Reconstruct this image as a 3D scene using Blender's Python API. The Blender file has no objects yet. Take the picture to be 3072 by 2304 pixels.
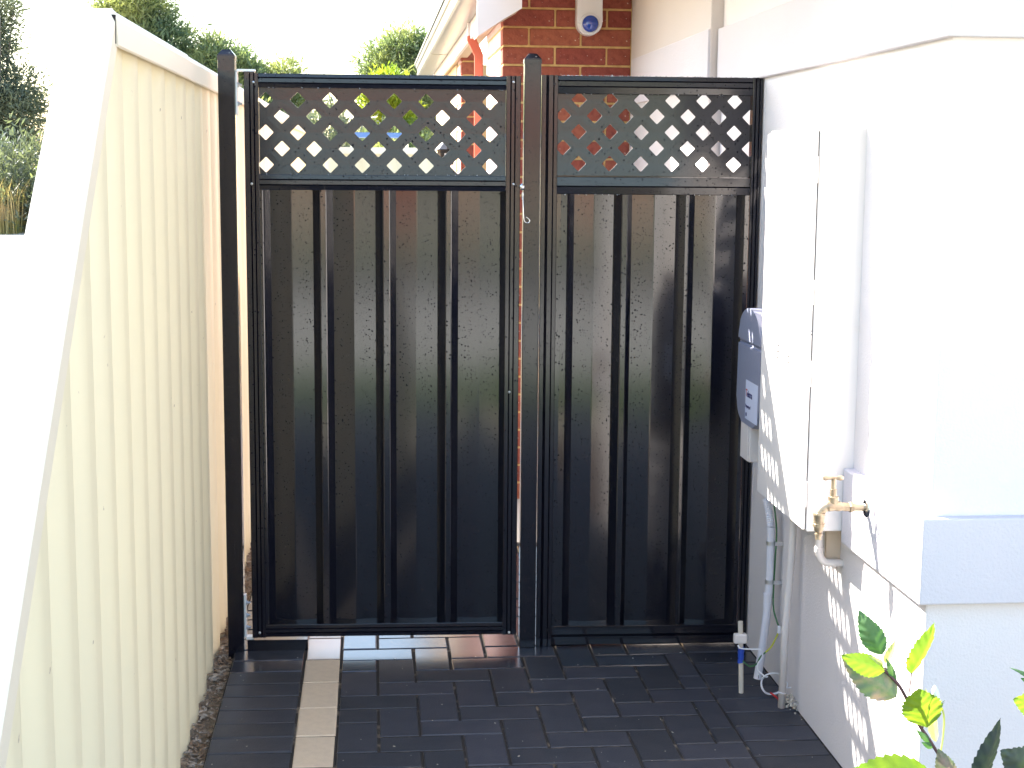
import bpy, bmesh, math, random
from mathutils import Vector, Matrix, noise
random.seed(7)
C = bpy.context.scene.collection
rad = math.radians
# ------------------------------------------------------------ camera
cam = bpy.data.cameras.new('camera'); camo = bpy.data.objects.new('camera', cam); C.objects.link(camo)
cam.sensor_width = 36; cam.lens = 4596.128 / 3072 * 36; cam.clip_start = 0.05; cam.clip_end = 2000
yaw, pit, rol = 0.09172313, 0.14205469, 0.00850455
fw = Vector((math.sin(yaw)*math.cos(pit), math.cos(yaw)*math.cos(pit), -math.sin(pit)))
rt = Vector((math.cos(yaw), -math.sin(yaw), 0)); up = rt.cross(fw)
r2 = math.cos(rol)*rt + math.sin(rol)*up; u2 = math.cos(rol)*up - math.sin(rol)*rt
camo.matrix_world = Matrix(((r2.x, u2.x, -fw.x, 0), (r2.y, u2.y, -fw.y, 0), (r2.z, u2.z, -fw.z, 1.592), (0, 0, 0, 1)))
bpy.context.scene.camera = camo
# ------------------------------------------------------------ light
SUN = Vector((1, -0.87, -1.10)).normalized()          # direction the light travels
elev = math.asin(-SUN.z); az = math.atan2(-SUN.x, -SUN.y)
world = bpy.data.worlds.new('World'); bpy.context.scene.world = world; world.use_nodes = True
wn = world.node_tree; wn.nodes.clear()
sky = wn.nodes.new('ShaderNodeTexSky'); sky.sky_type = 'NISHITA'; sky.sun_disc = False
sky.sun_elevation = elev; sky.sun_rotation = az; sky.air_density = 1.3; sky.dust_density = 1.6; sky.ozone_density = 2.0
bgn = wn.nodes.new('ShaderNodeBackground'); bgn.inputs['Strength'].default_value = 0.11
wo = wn.nodes.new('ShaderNodeOutputWorld')
wn.links.new(sky.outputs[0], bgn.inputs[0]); wn.links.new(bgn.outputs[0], wo.inputs[0])
sl = bpy.data.lights.new('sun', 'SUN'); sl.energy = 5.0; sl.angle = rad(0.53); sl.color = (1.0, 0.95, 0.87)
so = bpy.data.objects.new('sun', sl); C.objects.link(so)
so.rotation_euler = SUN.to_track_quat('-Z', 'Y').to_euler()
vs = bpy.context.scene.view_settings
vs.view_transform = 'Standard'; vs.look = 'None'; vs.gamma = 1; vs.use_curve_mapping = False; vs.exposure = 2.58

# ------------------------------------------------------------ materials
def mat(name, col, rough=0.6, spec=0.5, metal=0.0, bump=None, var=None, coat=0.0):
    """bump: list of (scale, strength, distance); var: (scale, colour2, low, high) patches of a second colour"""
    m = bpy.data.materials.new(name); m.use_nodes = True
    n = m.node_tree; b = n.nodes['Principled BSDF']; b.name = 'P'
    b.inputs['Base Color'].default_value = (*col, 1); b.inputs['Roughness'].default_value = rough
    b.inputs['Specular IOR Level'].default_value = spec; b.inputs['Metallic'].default_value = metal
    b.inputs['Coat Weight'].default_value = coat
    tc = n.nodes.new('ShaderNodeTexCoord')
    if var:
        tx = n.nodes.new('ShaderNodeTexNoise'); tx.inputs['Scale'].default_value = var[0]; tx.inputs['Detail'].default_value = 6
        n.links.new(tc.outputs['Object'], tx.inputs['Vector'])
        mr = n.nodes.new('ShaderNodeMapRange'); mr.inputs[1].default_value = var[2]; mr.inputs[2].default_value = var[3]
        n.links.new(tx.outputs[0], mr.inputs[0])
        mx = n.nodes.new('ShaderNodeMix'); mx.data_type = 'RGBA'; mx.name = 'MIX'
        mx.inputs[6].default_value = (*col, 1); mx.inputs[7].default_value = (*var[1], 1)
        n.links.new(mr.outputs[0], mx.inputs[0]); n.links.new(mx.outputs[2], b.inputs['Base Color'])
    last = None
    for sc_, st, di in (bump or []):
        tx = n.nodes.new('ShaderNodeTexNoise'); tx.inputs['Scale'].default_value = sc_; tx.inputs['Detail'].default_value = 4
        n.links.new(tc.outputs['Object'], tx.inputs['Vector'])
        bp = n.nodes.new('ShaderNodeBump'); bp.inputs['Strength'].default_value = st; bp.inputs['Distance'].default_value = di
        n.links.new(tx.outputs[0], bp.inputs['Height'])
        if last: n.links.new(last.outputs[0], bp.inputs['Normal'])
        n.links.new(bp.outputs[0], b.inputs['Normal']); last = bp
    m['last'] = last.name if last else ''
    return m

def objrand(m, amount, hue=0.0):
    """small value change from object to object"""
    n = m.node_tree; b = n.nodes['P']
    oi = n.nodes.new('ShaderNodeObjectInfo'); hs = n.nodes.new('ShaderNodeHueSaturation')
    mr = n.nodes.new('ShaderNodeMapRange'); mr.inputs[3].default_value = 1-amount; mr.inputs[4].default_value = 1+amount
    n.links.new(oi.outputs['Random'], mr.inputs[0]); n.links.new(mr.outputs[0], hs.inputs['Value'])
    if hue:
        m2 = n.nodes.new('ShaderNodeMapRange'); m2.inputs[3].default_value = 0.5-hue; m2.inputs[4].default_value = 0.5+hue
        n.links.new(oi.outputs['Random'], m2.inputs[0]); n.links.new(m2.outputs[0], hs.inputs['Hue'])
    src = b.inputs['Base Color']
    if src.is_linked:
        f = src.links[0].from_socket; n.links.new(f, hs.inputs['Color'])
    else: hs.inputs['Color'].default_value = src.default_value
    n.links.new(hs.outputs[0], src)

def specks(m, scale, th, col):
    """sparse small dirt marks"""
    n = m.node_tree; b = n.nodes['P']; tc = n.nodes.new('ShaderNodeTexCoord'); tx = n.nodes.new('ShaderNodeTexNoise')
    tx.inputs['Scale'].default_value = scale; tx.inputs['Detail'].default_value = 3; n.links.new(tc.outputs['Object'], tx.inputs['Vector'])
    mr = n.nodes.new('ShaderNodeMapRange'); mr.inputs[1].default_value = th; mr.inputs[2].default_value = th+0.03; n.links.new(tx.outputs[0], mr.inputs[0])
    mx = n.nodes.new('ShaderNodeMix'); mx.data_type = 'RGBA'; mx.inputs[7].default_value = (*col, 1)
    src = b.inputs['Base Color']
    if src.is_linked: n.links.new(src.links[0].from_socket, mx.inputs[6])
    else: mx.inputs[6].default_value = src.default_value
    n.links.new(mr.outputs[0], mx.inputs[0]); n.links.new(mx.outputs[2], src)

def wet_drops(m, scale, dens, size, streak=True):
    """beads of water: little lens bumps scattered over the paint"""
    n = m.node_tree; b = n.nodes['P']; tc = n.nodes.new('ShaderNodeTexCoord')
    prev = n.nodes[m['last']] if m['last'] else None
    hsum = None
    for i, (s_, d_) in enumerate(((scale, dens), (scale*1.9, dens*0.8))):
        v = n.nodes.new('ShaderNodeTexVoronoi'); v.inputs['Scale'].default_value = s_
        n.links.new(tc.outputs['Object'], v.inputs['Vector'])
        sep = n.nodes.new('ShaderNodeSeparateColor'); n.links.new(v.outputs['Color'], sep.inputs[0])
        # only some cells carry a drop, and more of them where the mist settled
        nz = n.nodes.new('ShaderNodeTexNoise'); nz.inputs['Scale'].default_value = 3.1+i; n.links.new(tc.outputs['Object'], nz.inputs['Vector'])
        th = n.nodes.new('ShaderNodeMath'); th.operation = 'MULTIPLY'; th.inputs[1].default_value = d_*2; n.links.new(nz.outputs[0], th.inputs[0])
        lt = n.nodes.new('ShaderNodeMath'); lt.operation = 'LESS_THAN'; n.links.new(sep.outputs[0], lt.inputs[0]); n.links.new(th.outputs[0], lt.inputs[1])
        rs = n.nodes.new('ShaderNodeMapRange'); rs.inputs[3].default_value = size*0.5; rs.inputs[4].default_value = size
        n.links.new(sep.outputs[1], rs.inputs[0])
        dv = n.nodes.new('ShaderNodeMath'); dv.operation = 'DIVIDE'; n.links.new(v.outputs['Distance'], dv.inputs[0]); n.links.new(rs.outputs[0], dv.inputs[1])
        ab = n.nodes.new('ShaderNodeMapRange'); ab.interpolation_type = 'SMOOTHSTEP'
        ab.inputs[1].default_value = 0.0; ab.inputs[2].default_value = 1.0; ab.inputs[3].default_value = 1; ab.inputs[4].default_value = 0
        n.links.new(dv.outputs[0], ab.inputs[0])
        mu = n.nodes.new('ShaderNodeMath'); mu.operation = 'MULTIPLY'; n.links.new(ab.outputs[0], mu.inputs[0]); n.links.new(lt.outputs[0], mu.inputs[1])
        if hsum is None: hsum = mu
        else:
            ad = n.nodes.new('ShaderNodeMath'); ad.operation = 'ADD'; n.links.new(hsum.outputs[0], ad.inputs[0]); n.links.new(mu.outputs[0], ad.inputs[1]); hsum = ad
    bp = n.nodes.new('ShaderNodeBump'); bp.inputs['Strength'].default_value = 1.0; bp.inputs['Distance'].default_value = 0.0042
    n.links.new(hsum.outputs[0], bp.inputs['Height'])
    if prev: n.links.new(prev.outputs[0], bp.inputs['Normal'])
    n.links.new(bp.outputs[0], b.inputs['Normal'])

BLACK = mat('black_satin_paint', (0.006, 0.006, 0.011), 0.14, 0.5, bump=[(3, 0.03, 0.004)])
wet_drops(BLACK, 100, 0.32, 0.31)
EDGE = mat('sun_glint_edge', (0.30, 0.29, 0.28), 0.25, 0.6, 0.4)  # paler colour on the lattice hole edges stands in for sun glints
CLAD = mat('black_sheet_paint', (0.0045, 0.005, 0.010), 0.125, 0.72, bump=[(1.6, 0.03, 0.004)])
wet_drops(CLAD, 100, 0.34, 0.31)
CREAM = mat('cream_fence_paint', (0.79, 0.695, 0.49), 0.42, 0.4, bump=[(2.5, 0.15, 0.01)], var=(1.7, (0.75, 0.665, 0.48), 0.45, 0.75)); specks(CREAM, 30, 0.735, (0.45, 0.36, 0.26))
CREAMCAP = mat('cream_cap_paint', (0.79, 0.695, 0.56), 0.42, 0.4, bump=[(3, 0.10, 0.01)])
RENDER = mat('white_render', (0.78, 0.725, 0.71), 0.85, 0.25, bump=[(160, 0.5, 0.003), (35, 0.2, 0.004)], var=(1.5, (0.735, 0.68, 0.67), 0.4, 0.8))
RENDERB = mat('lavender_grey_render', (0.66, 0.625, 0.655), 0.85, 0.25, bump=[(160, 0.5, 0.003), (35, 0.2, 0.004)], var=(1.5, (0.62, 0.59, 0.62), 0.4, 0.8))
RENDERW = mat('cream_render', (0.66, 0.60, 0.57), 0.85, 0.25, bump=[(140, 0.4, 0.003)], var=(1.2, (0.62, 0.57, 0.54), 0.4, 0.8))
PAVER = mat('charcoal_paver', (0.031, 0.034, 0.045), 0.50, 0.45, bump=[(210, 0.55, 0.002), (24, 0.25, 0.004)], var=(14, (0.042, 0.044, 0.056), 0.4, 0.75)); objrand(PAVER, 0.20, 0.008)
PAVERC = mat('cream_paver', (0.57, 0.46, 0.34), 0.62, 0.4, bump=[(210, 0.5, 0.002), (24, 0.2, 0.003)], var=(40, (0.50, 0.40, 0.30), 0.4, 0.8)); objrand(PAVERC, 0.08)
PAVERW = mat('wet_charcoal_paver', (0.026, 0.029, 0.040), 0.20, 0.7, bump=[(24, 0.10, 0.002)], var=(14, (0.036, 0.038, 0.05), 0.4, 0.75)); objrand(PAVERW, 0.14, 0.006)
PAVERCW = mat('wet_cream_paver', (0.46, 0.36, 0.29), 0.26, 0.6, bump=[(24, 0.12, 0.002)])
JOINT = mat('joint_sand', (0.038, 0.035, 0.034), 0.95, 0.1, bump=[(300, 1, 0.004)], var=(16, (0.22, 0.18, 0.14), 0.56, 0.72))
PALEB = mat('sun_glare_brick', (0.78, 0.56, 0.55), 0.8, 0.2, bump=[(120, 0.5, 0.004)])  # sun glare on the side faces, put into a paler brick colour
BRICK = mat('red_brick', (0.33, 0.098, 0.066), 0.85, 0.2, bump=[(120, 0.7, 0.004)], var=(45, (0.23, 0.06, 0.045), 0.4, 0.75)); specks(BRICK, 110, 0.69, (0.62, 0.52, 0.42)); objrand(BRICK, 0.13, 0.008)
MORTAR = mat('yellow_mortar', (0.68, 0.48, 0.21), 0.95, 0.1, bump=[(150, 0.8, 0.004)], var=(30, (0.54, 0.35, 0.14), 0.4, 0.7))
DIRT = mat('sandy_soil', (0.34, 0.27, 0.20), 0.95, 0.1, bump=[(60, 1, 0.01), (200, 1, 0.004)], var=(22, (0.14, 0.105, 0.08), 0.45, 0.65))
CHIP = mat('bark_and_rubble', (0.22, 0.15, 0.10), 0.9, 0.2, var=(18, (0.42, 0.36, 0.30), 0.45, 0.6))
GALV = mat('galvanised_steel', (0.62, 0.64, 0.66), 0.32, 0.5, 0.85, bump=[(60, 0.2, 0.001)])
ZINCW = mat('pale_zinc_strap', (0.72, 0.74, 0.74), 0.4, 0.5, 0.3)
WHITE = mat('white_plastic', (0.80, 0.80, 0.82), 0.35, 0.5)
PVC = mat('white_pvc', (0.74, 0.73, 0.78), 0.38, 0.5, var=(12, (0.66, 0.65, 0.70), 0.45, 0.8))
PIPEC = mat('cream_painted_pipe', (0.72, 0.665, 0.63), 0.5, 0.4, bump=[(40, 0.2, 0.001)])
BOXM = mat('cream_white_meter_box_paint', (0.77, 0.735, 0.71), 0.38, 0.45, bump=[(4, 0.12, 0.006)])
DARK = mat('dark_gap', (0.03, 0.025, 0.025), 0.9, 0.1)
GREYP = mat('blue_grey_plastic', (0.235, 0.25, 0.33), 0.45, 0.4, bump=[(90, 0.35, 0.002)])
LABELM = mat('pale_blue_label', (0.60, 0.64, 0.78), 0.5, 0.4)
INKB = mat('blue_ink', (0.03, 0.03, 0.14), 0.5, 0.3)
INKR = mat('red_ink', (0.5, 0.07, 0.03), 0.5, 0.3)
BRASS = mat('old_brass', (0.36, 0.29, 0.20), 0.34, 0.5, 0.5, bump=[(70, 0.3, 0.001)], var=(50, (0.28, 0.20, 0.13), 0.45, 0.7))
CHROME = mat('chrome', (0.75, 0.76, 0.78), 0.12, 0.5, 1.0)
TERRA = mat('terracotta_paint', (0.50, 0.12, 0.065), 0.45, 0.4)
SOFFIT = mat('soffit_board', (0.62, 0.50, 0.38), 0.7, 0.3)
FASCIA = mat('white_fascia', (0.80, 0.74, 0.72), 0.5, 0.4)
GUTTER = mat('pale_grey_gutter', (0.25, 0.245, 0.23), 0.3, 0.5, 0.3)
BLUEL = mat('blue_lens', (0.006, 0.06, 0.42), 0.05, 0.8, coat=1.0)
TAPEB = mat('blue_tape', (0.02, 0.07, 0.42), 0.5, 0.4)
GREENW = mat('green_wire', (0.05, 0.15, 0.06), 0.4, 0.4)
YELW = mat('yellow_wire', (0.50, 0.50, 0.04), 0.4, 0.4)
REDW = mat('red_wire', (0.5, 0.02, 0.02), 0.4, 0.4)
TIMBER = mat('weathered_timber', (0.62, 0.56, 0.47), 0.8, 0.2, bump=[(60, 0.5, 0.003)])
BARK = mat('grey_bark', (0.23, 0.20, 0.18), 0.9, 0.1, bump=[(20, 0.8, 0.02)])
TWIG = mat('purple_brown_twig', (0.11, 0.05, 0.055), 0.5, 0.4)
CONC = mat('pale_concrete', (0.56, 0.55, 0.50), 0.85, 0.2, bump=[(30, 0.3, 0.01)], var=(0.8, (0.50, 0.47, 0.43), 0.4, 0.7))
PAVEFAR = mat('far_paving', (0.16, 0.155, 0.15), 0.7, 0.3, bump=[(30, 0.4, 0.004)])
WATER = mat('water', (0.9, 0.95, 1), 0.03, 0.5); WATER.node_tree.nodes['P'].inputs['Transmission Weight'].default_value = 0.9; WATER.node_tree.nodes['P'].inputs['IOR'].default_value = 1.33
BLUETARP = mat('blue_tarpaulin', (0.06, 0.13, 0.34), 0.6, 0.3)
BLACKP = mat('black_plastic', (0.015, 0.015, 0.02), 0.3, 0.5)
GLASSD = mat('window_glass', (0.03, 0.035, 0.04), 0.05, 0.6)
LAWN = mat('lawn_green', (0.075, 0.15, 0.03), 0.9, 0.1, bump=[(60, 1, 0.02)], var=(3, (0.11, 0.17, 0.045), 0.4, 0.7))
ROADM = mat('asphalt', (0.12, 0.115, 0.11), 0.85, 0.2)
SAND = mat('pale_sand', (0.55, 0.48, 0.38), 0.95, 0.1, bump=[(3, 0.6, 0.05)], var=(0.6, (0.45, 0.38, 0.28), 0.4, 0.7))
EARTH = mat('garden_soil', (0.10, 0.07, 0.05), 0.95, 0.1, bump=[(40, 1, 0.02)])

def leaf_mat(name, c1, c2, tr, sc_=1.2, trc=1.0):
    m = bpy.data.materials.new(name); m.use_nodes = True; n = m.node_tree; n.nodes.clear()
    o = n.nodes.new('ShaderNodeOutputMaterial'); mix = n.nodes.new('ShaderNodeMixShader'); mix.inputs[0].default_value = tr
    d = n.nodes.new('ShaderNodeBsdfPrincipled'); d.inputs['Roughness'].default_value = 0.5; d.inputs['Specular IOR Level'].default_value = 0.35
    t = n.nodes.new('ShaderNodeBsdfTranslucent'); tc = n.nodes.new('ShaderNodeTexCoord')
    tx = n.nodes.new('ShaderNodeTexNoise'); tx.inputs['Scale'].default_value = sc_; tx.inputs['Detail'].default_value = 5
    mr = n.nodes.new('ShaderNodeMapRange'); mr.inputs[1].default_value = 0.42; mr.inputs[2].default_value = 0.66
    mx = n.nodes.new('ShaderNodeMix'); mx.data_type = 'RGBA'; mx.inputs[6].default_value = (*c1, 1); mx.inputs[7].default_value = (*c2, 1)
    n.links.new(tc.outputs['Object'], tx.inputs['Vector']); n.links.new(tx.outputs[0], mr.inputs[0]); n.links.new(mr.outputs[0], mx.inputs[0])
    n.links.new(mx.outputs[2], d.inputs['Base Color'])
    ml = n.nodes.new('ShaderNodeMix'); ml.data_type = 'RGBA'; ml.blend_type = 'MULTIPLY'; ml.inputs[0].default_value = 1
    ml.inputs[7].default_value = (trc, trc, trc*0.55, 1); n.links.new(mx.outputs[2], ml.inputs[6]); n.links.new(ml.outputs[2], t.inputs[0])
    n.links.new(d.outputs[0], mix.inputs[1]); n.links.new(t.outputs[0], mix.inputs[2]); n.links.new(mix.outputs[0], o.inputs[0])
    return m
FOL1 = leaf_mat('dark_green_foliage', (0.085, 0.11, 0.09), (0.17, 0.19, 0.12), 0.35, 1.3, 1.2)
FOL2 = leaf_mat('yellow_green_foliage', (0.12, 0.17, 0.10), (0.32, 0.34, 0.14), 0.42, 1.1, 1.3)
FOL3 = leaf_mat('bright_yellow_foliage', (0.16, 0.24, 0.03), (0.34, 0.34, 0.03), 0.45, 2, 1.4)
STRAW = leaf_mat('straw_grass', (0.42, 0.33, 0.18), (0.25, 0.26, 0.08), 0.3, 3, 1.0)
HIBY = leaf_mat('bright_leaf', (0.13, 0.23, 0.03), (0.19, 0.29, 0.03), 0.55, 18, 1.4)
HIBG = leaf_mat('green_leaf', (0.07, 0.17, 0.06), (0.12, 0.22, 0.09), 0.25, 30, 1.2)
HIBD = leaf_mat('purple_green_leaf', (0.035, 0.05, 0.05), (0.06, 0.09, 0.05), 0.12, 30, 1.0)
HIBM = leaf_mat('reddish_green_leaf', (0.13, 0.19, 0.11), (0.30, 0.23, 0.20), 0.2, 34, 1.0)
HIBP = leaf_mat('pale_leaf', (0.42, 0.46, 0.22), (0.52, 0.55, 0.32), 0.5, 20, 1.4)

# ------------------------------------------------------------ helpers
def link(name, me, m, parent=None):
    o = bpy.data.objects.new(name, me); C.objects.link(o)
    if m and not me.materials: me.materials.append(m)
    if parent: o.parent = parent
    return o
def obj(name, bm, m, parent=None, smooth=False, autos=None):
    bmesh.ops.recalc_face_normals(bm, faces=bm.faces[:])
    me = bpy.data.meshes.new(name); bm.to_mesh(me); bm.free()
    if smooth: me.polygons.foreach_set('use_smooth', [True]*len(me.polygons))
    if autos:
        me.polygons.foreach_set('use_smooth', [True]*len(me.polygons))
        try: me.set_sharp_from_angle(angle=rad(autos))
        except Exception: pass
    return link(name, me, m, parent)
def tag(o, label=None, cat=None, group=None, kind=None):
    if label: o['label'] = label
    if cat: o['category'] = cat
    if group: o['group'] = group
    if kind: o['kind'] = kind
    return o
def empty(name, loc, rz=0, **k):
    o = bpy.data.objects.new(name, None); C.objects.link(o); o.location = loc; o.rotation_euler = (0, 0, rz); o.empty_display_size = 0.1
    tag(o, **k); return o
def box(bm, x0, x1, y0, y1, z0, z1, bev=0.0, seg=1):
    b = bmesh.new() if bev else bm
    v = [b.verts.new((x, y, z)) for x in (x0, x1) for y in (y0, y1) for z in (z0, z1)]
    for f in ((0, 1, 3, 2), (4, 6, 7, 5), (0, 4, 5, 1), (2, 3, 7, 6), (0, 2, 6, 4), (1, 5, 7, 3)): b.faces.new([v[i] for i in f])
    if bev:
        bmesh.ops.bevel(b, geom=b.edges[:], offset=bev, segments=seg, affect='EDGES', profile=0.5)
        t = bpy.data.meshes.new('t'); b.to_mesh(t); b.free(); bm.from_mesh(t); bpy.data.meshes.remove(t)
    return bm
def B(*a, **k): return box(bmesh.new(), *a, **k)
def prism(bm, pts, f0, f1):
    """pts 2D closed polygon; f0(p), f1(p) give the two end vertices"""
    a = [bm.verts.new(f0(p)) for p in pts]; b = [bm.verts.new(f1(p)) for p in pts]; n = len(pts)
    for i in range(n): bm.faces.new((a[i], a[(i+1) % n], b[(i+1) % n], b[i]))
    bm.faces.new(a[::-1]); bm.faces.new(b); return bm
def tube(bm, pts, r, seg=10, cap=True):
    pts = [Vector(p) for p in pts]; rs = r if isinstance(r, (list, tuple)) else [r]*len(pts)
    rings = []; ref = None
    for i, p in enumerate(pts):
        t = (pts[min(i+1, len(pts)-1)] - pts[max(i-1, 0)]).normalized()
        if ref is None: ref = Vector((0, 0, 1)) if abs(t.z) < 0.9 else Vector((1, 0, 0))
        a = t.cross(ref)
        if a.length < 1e-4: a = t.orthogonal()
        a.normalize(); b = t.cross(a); ref = -b if False else ref
        ref = b.cross(t) if False else (a.cross(t))
        rings.append([bm.verts.new(p + (a*math.cos(k*2*math.pi/seg) + b*math.sin(k*2*math.pi/seg))*rs[i]) for k in range(seg)])
        ref = t.cross(a) * -1
    for i in range(len(rings)-1):
        # choose the twist that joins rings without shearing
        A_, B_ = rings[i], rings[i+1]
        off = min(range(seg), key=lambda o: sum((A_[k].co - B_[(k+o) % seg].co).length for k in range(seg)))
        rings[i+1] = B_ = [B_[(k+off) % seg] for k in range(seg)]
        for k in range(seg): bm.faces.new((A_[k], A_[(k+1) % seg], B_[(k+1) % seg], B_[k]))
    if cap: bm.faces.new(rings[0][::-1]); bm.faces.new(rings[-1])
    return bm
def spline(pts, n=6):
    P = [Vector(p) for p in pts]; out = []
    for i in range(len(P)-1):
        a, b, c, d = P[max(i-1, 0)], P[i], P[i+1], P[min(i+2, len(P)-1)]
        for k in range(n):
            t = k/n
            out.append(0.5*((2*b) + (c-a)*t + (2*a-5*b+4*c-d)*t*t + (3*b-a-3*c+d)*t**3))
    out.append(P[-1]); return out
def lathe(bm, prof, axis, origin, seg=16):
    """prof: list of (distance along axis, radius)"""
    ax = Vector(axis).normalized(); a = ax.orthogonal().normalized(); b = ax.cross(a); o = Vector(origin)
    rings = [[bm.verts.new(o + ax*h + (a*math.cos(k*2*math.pi/seg) + b*math.sin(k*2*math.pi/seg))*max(r, 1e-5)) for k in range(seg)] for h, r in prof]
    for i in range(len(rings)-1):
        for k in range(seg): bm.faces.new((rings[i][k], rings[i][(k+1) % seg], rings[i+1][(k+1) % seg], rings[i+1][k]))
    bm.faces.new(rings[0][::-1]); bm.faces.new(rings[-1]); return bm

# ============================================================ GROUND
ground = obj('ground', B(-60, 60, -60, 120, -0.4, -0.09), SAND); tag(ground, kind='structure')
joint = empty('paving', (0, 0, 0), kind='structure')
obj('bedding_sand', B(-0.455, 1.262, 1.2, 6.35, -0.08, -0.0028), JOINT, joint)
far = B(-0.455, 1.262, -0.4, 1.197, -0.08, -0.002); tag(obj('front_path', far, PAVER), kind='structure')
tag(obj('back_path', B(-0.44, 2.6, 6.353, 17.4, -0.08, -0.002), CONC), kind='structure')
tag(obj('lawn', B(-9, 9, -1.9, -0.45, -0.08, -0.01), LAWN), kind='structure')
bm = bmesh.new(); g = []
for j in range(31):
    row = []
    for i in range(25):
        x = -26 + 25.2*i/24; y = 12 + 30*j/30; t_ = min(1, max(0, (y-14)/10)); t_ = t_*t_*(3-2*t_)
        row.append(bm.verts.new((x, y, -0.085 + 0.55*t_*min(1, max(0, (-0.9-x)/2.5)) + 0.03*noise.noise((x*0.8, y*0.8, 0))*t_)))
    g.append(row)
for j in range(30):
    for i in range(24): bm.faces.new((g[j][i], g[j][i+1], g[j+1][i+1], g[j+1][i]))
tag(obj('sand_bank', bm, SAND, smooth=True), kind='structure')
tag(obj('verge', B(-30, 30, -9, -1.95, -0.09, -0.012), CONC), kind='structure')
tag(obj('road', B(-60, 60, -16, -9.05, -0.09, -0.03), ROADM), kind='structure')
tag(obj('far_verge', B(-40, 40, -24, -16.05, -0.09, -0.012), LAWN), kind='structure')
# one bevelled block mesh per size, shared by the pavers
def block_mesh(name, w, d, h, bev, m):
    bm = bmesh.new(); box(bm, -w/2, w/2, -d/2, d/2, -h, 0)
    es = [e for e in bm.edges if all(v.co.z > -1e-6 for v in e.verts)]
    bmesh.ops.bevel(bm, geom=es, offset=bev, segments=1, affect='EDGES')
    bmesh.ops.recalc_face_normals(bm, faces=bm.faces[:])
    me = bpy.data.meshes.new(name); bm.to_mesh(me); bm.free(); me.materials.append(m)
    return me
PX, PY = 0.1175, 0.1128
cache = {}
def paver(x0, x1, y0, y1, m=None, name='paver'):
    m = m or PAVER
    if (y0+y1)/2 > 4.72: m = PAVERW if m is PAVER else PAVERCW
    g = 0.0026; w, d = x1-x0-g, y1-y0-g
    key = (round(w, 3), round(d, 3), m.name)
    if key not in cache: cache[key] = block_mesh(name, w, d, 0.05, 0.0052, m)
    o = bpy.data.objects.new(name, cache[key]); C.objects.link(o); o.parent = joint
    o.location = ((x0+x1)/2, (y0+y1)/2, random.uniform(-0.0012, 0.0012))
    o.rotation_euler = (random.gauss(0, 0.0022), random.gauss(0, 0.0022), random.gauss(0, 0.003))
Y_LO, Y_HI = 3.0, 6.3
xs = [-0.2225+0.1175+PX*i for i in range(11)]          # column boundaries of the field
XR = 1.030
def ycol(m): return 4.922 - PY*m
m_lo, m_hi = int((4.922-Y_HI)/PY), int((4.922-Y_LO)/PY)
for m_ in range(m_lo, m_hi+1):
    for c in range(10):
        q = (m_+c) % 4
        xa, xb = xs[c], min(xs[c+1], XR)
        if xa >= XR-0.01: continue
        if q == 0:                                      # left half of a lying brick
            paver(xa, min(xs[c+2] if c+2 < len(xs) else XR, XR), ycol(m_+1), ycol(m_))
        elif q == 1 and c == 0: paver(xa, xb, ycol(m_+1), ycol(m_))
        elif q == 2: paver(xa, xb, ycol(m_+2), ycol(m_))
k = 0
while True:
    y1 = 4.938+PY*12-PY*k
    if y1 < Y_LO: break
    paver(-0.456, -0.2225, y1-PY, y1)
    if not (4.30 < y1 < 4.36): paver(XR, 1.250, y1-0.006-PY, y1-0.006)
    else: paver(XR, 1.160, y1-0.006-PY, y1-0.006)
    k += 1
k = 0
while True:
    y1 = 5.052+PY*2*5-PY*2*k
    if y1 < Y_LO: break
    paver(-0.2225, xs[0], y1-PY*2, y1, PAVERC, 'cream_paver'); k += 1
# plain darker course before the built pavers start (nearer than the frame shows)
tag(obj('near_path', B(-0.455, 1.25, 1.2, 2.96, -0.0025, 0.0), PAVER), kind='structure')

# sandy strip along the fence
bm = bmesh.new(); nx, ny = 14, 260; g = []
for j in range(ny+1):
    row = []
    for i in range(nx+1):
        x = -0.75 + (0.295)*i/nx; y = 1.2 + 16.0*(j/ny)**1.6
        z = -0.028 + 0.012*noise.noise((x*22, y*22, 3)) + 0.008*noise.noise((x*60, y*60, 1)) - 0.02*max(0, 1-abs(x+0.50)/0.05)
        d = math.hypot((x+0.47)/0.08, (y-4.93)/0.22); z -= 0.055*max(0, 1-d)
        if x > -0.47: z += 0.012
        row.append(bm.verts.new((x, y, z)))
    g.append(row)
for j in range(ny):
    for i in range(nx): bm.faces.new((g[j][i], g[j][i+1], g[j+1][i+1], g[j+1][i]))
tag(obj('sand_strip', bm, DIRT, smooth=True), kind='structure')
bm = bmesh.new()
for i in range(1500):
    y = 3.5 + 4.3*random.random()**1.2; x = random.uniform(-0.515, -0.452); s = random.uniform(0.002, 0.009)
    z = -0.030 + random.uniform(-0.004, 0.010) + (0.01 if x > -0.47 else 0)
    q = Matrix.Rotation(random.uniform(0, 6.28), 3, 'Z') @ Matrix.Rotation(random.uniform(-0.6, 0.6), 3, 'X')
    l = random.choice((1, 1, 2.4, 4)); vv = []
    for dx, dy, dz in ((-l, -1, 0), (l, -0.6, 0), (l, 0.8, 0), (-l, 1, 0), (-l*0.6, -0.4, 0.7), (l*0.7, -0.4, 0.6), (l*0.6, 0.5, 0.7), (-l*0.7, 0.5, 0.5)):
        vv.append(bm.verts.new(Vector((x, y, z)) + q @ Vector((dx*s*0.6, dy*s*0.6, dz*s*0.8))))
    for f in ((0, 3, 2, 1), (4, 5, 6, 7), (0, 1, 5, 4), (1, 2, 6, 5), (2, 3, 7, 6), (3, 0, 4, 7)): bm.faces.new([vv[a] for a in f])
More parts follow.
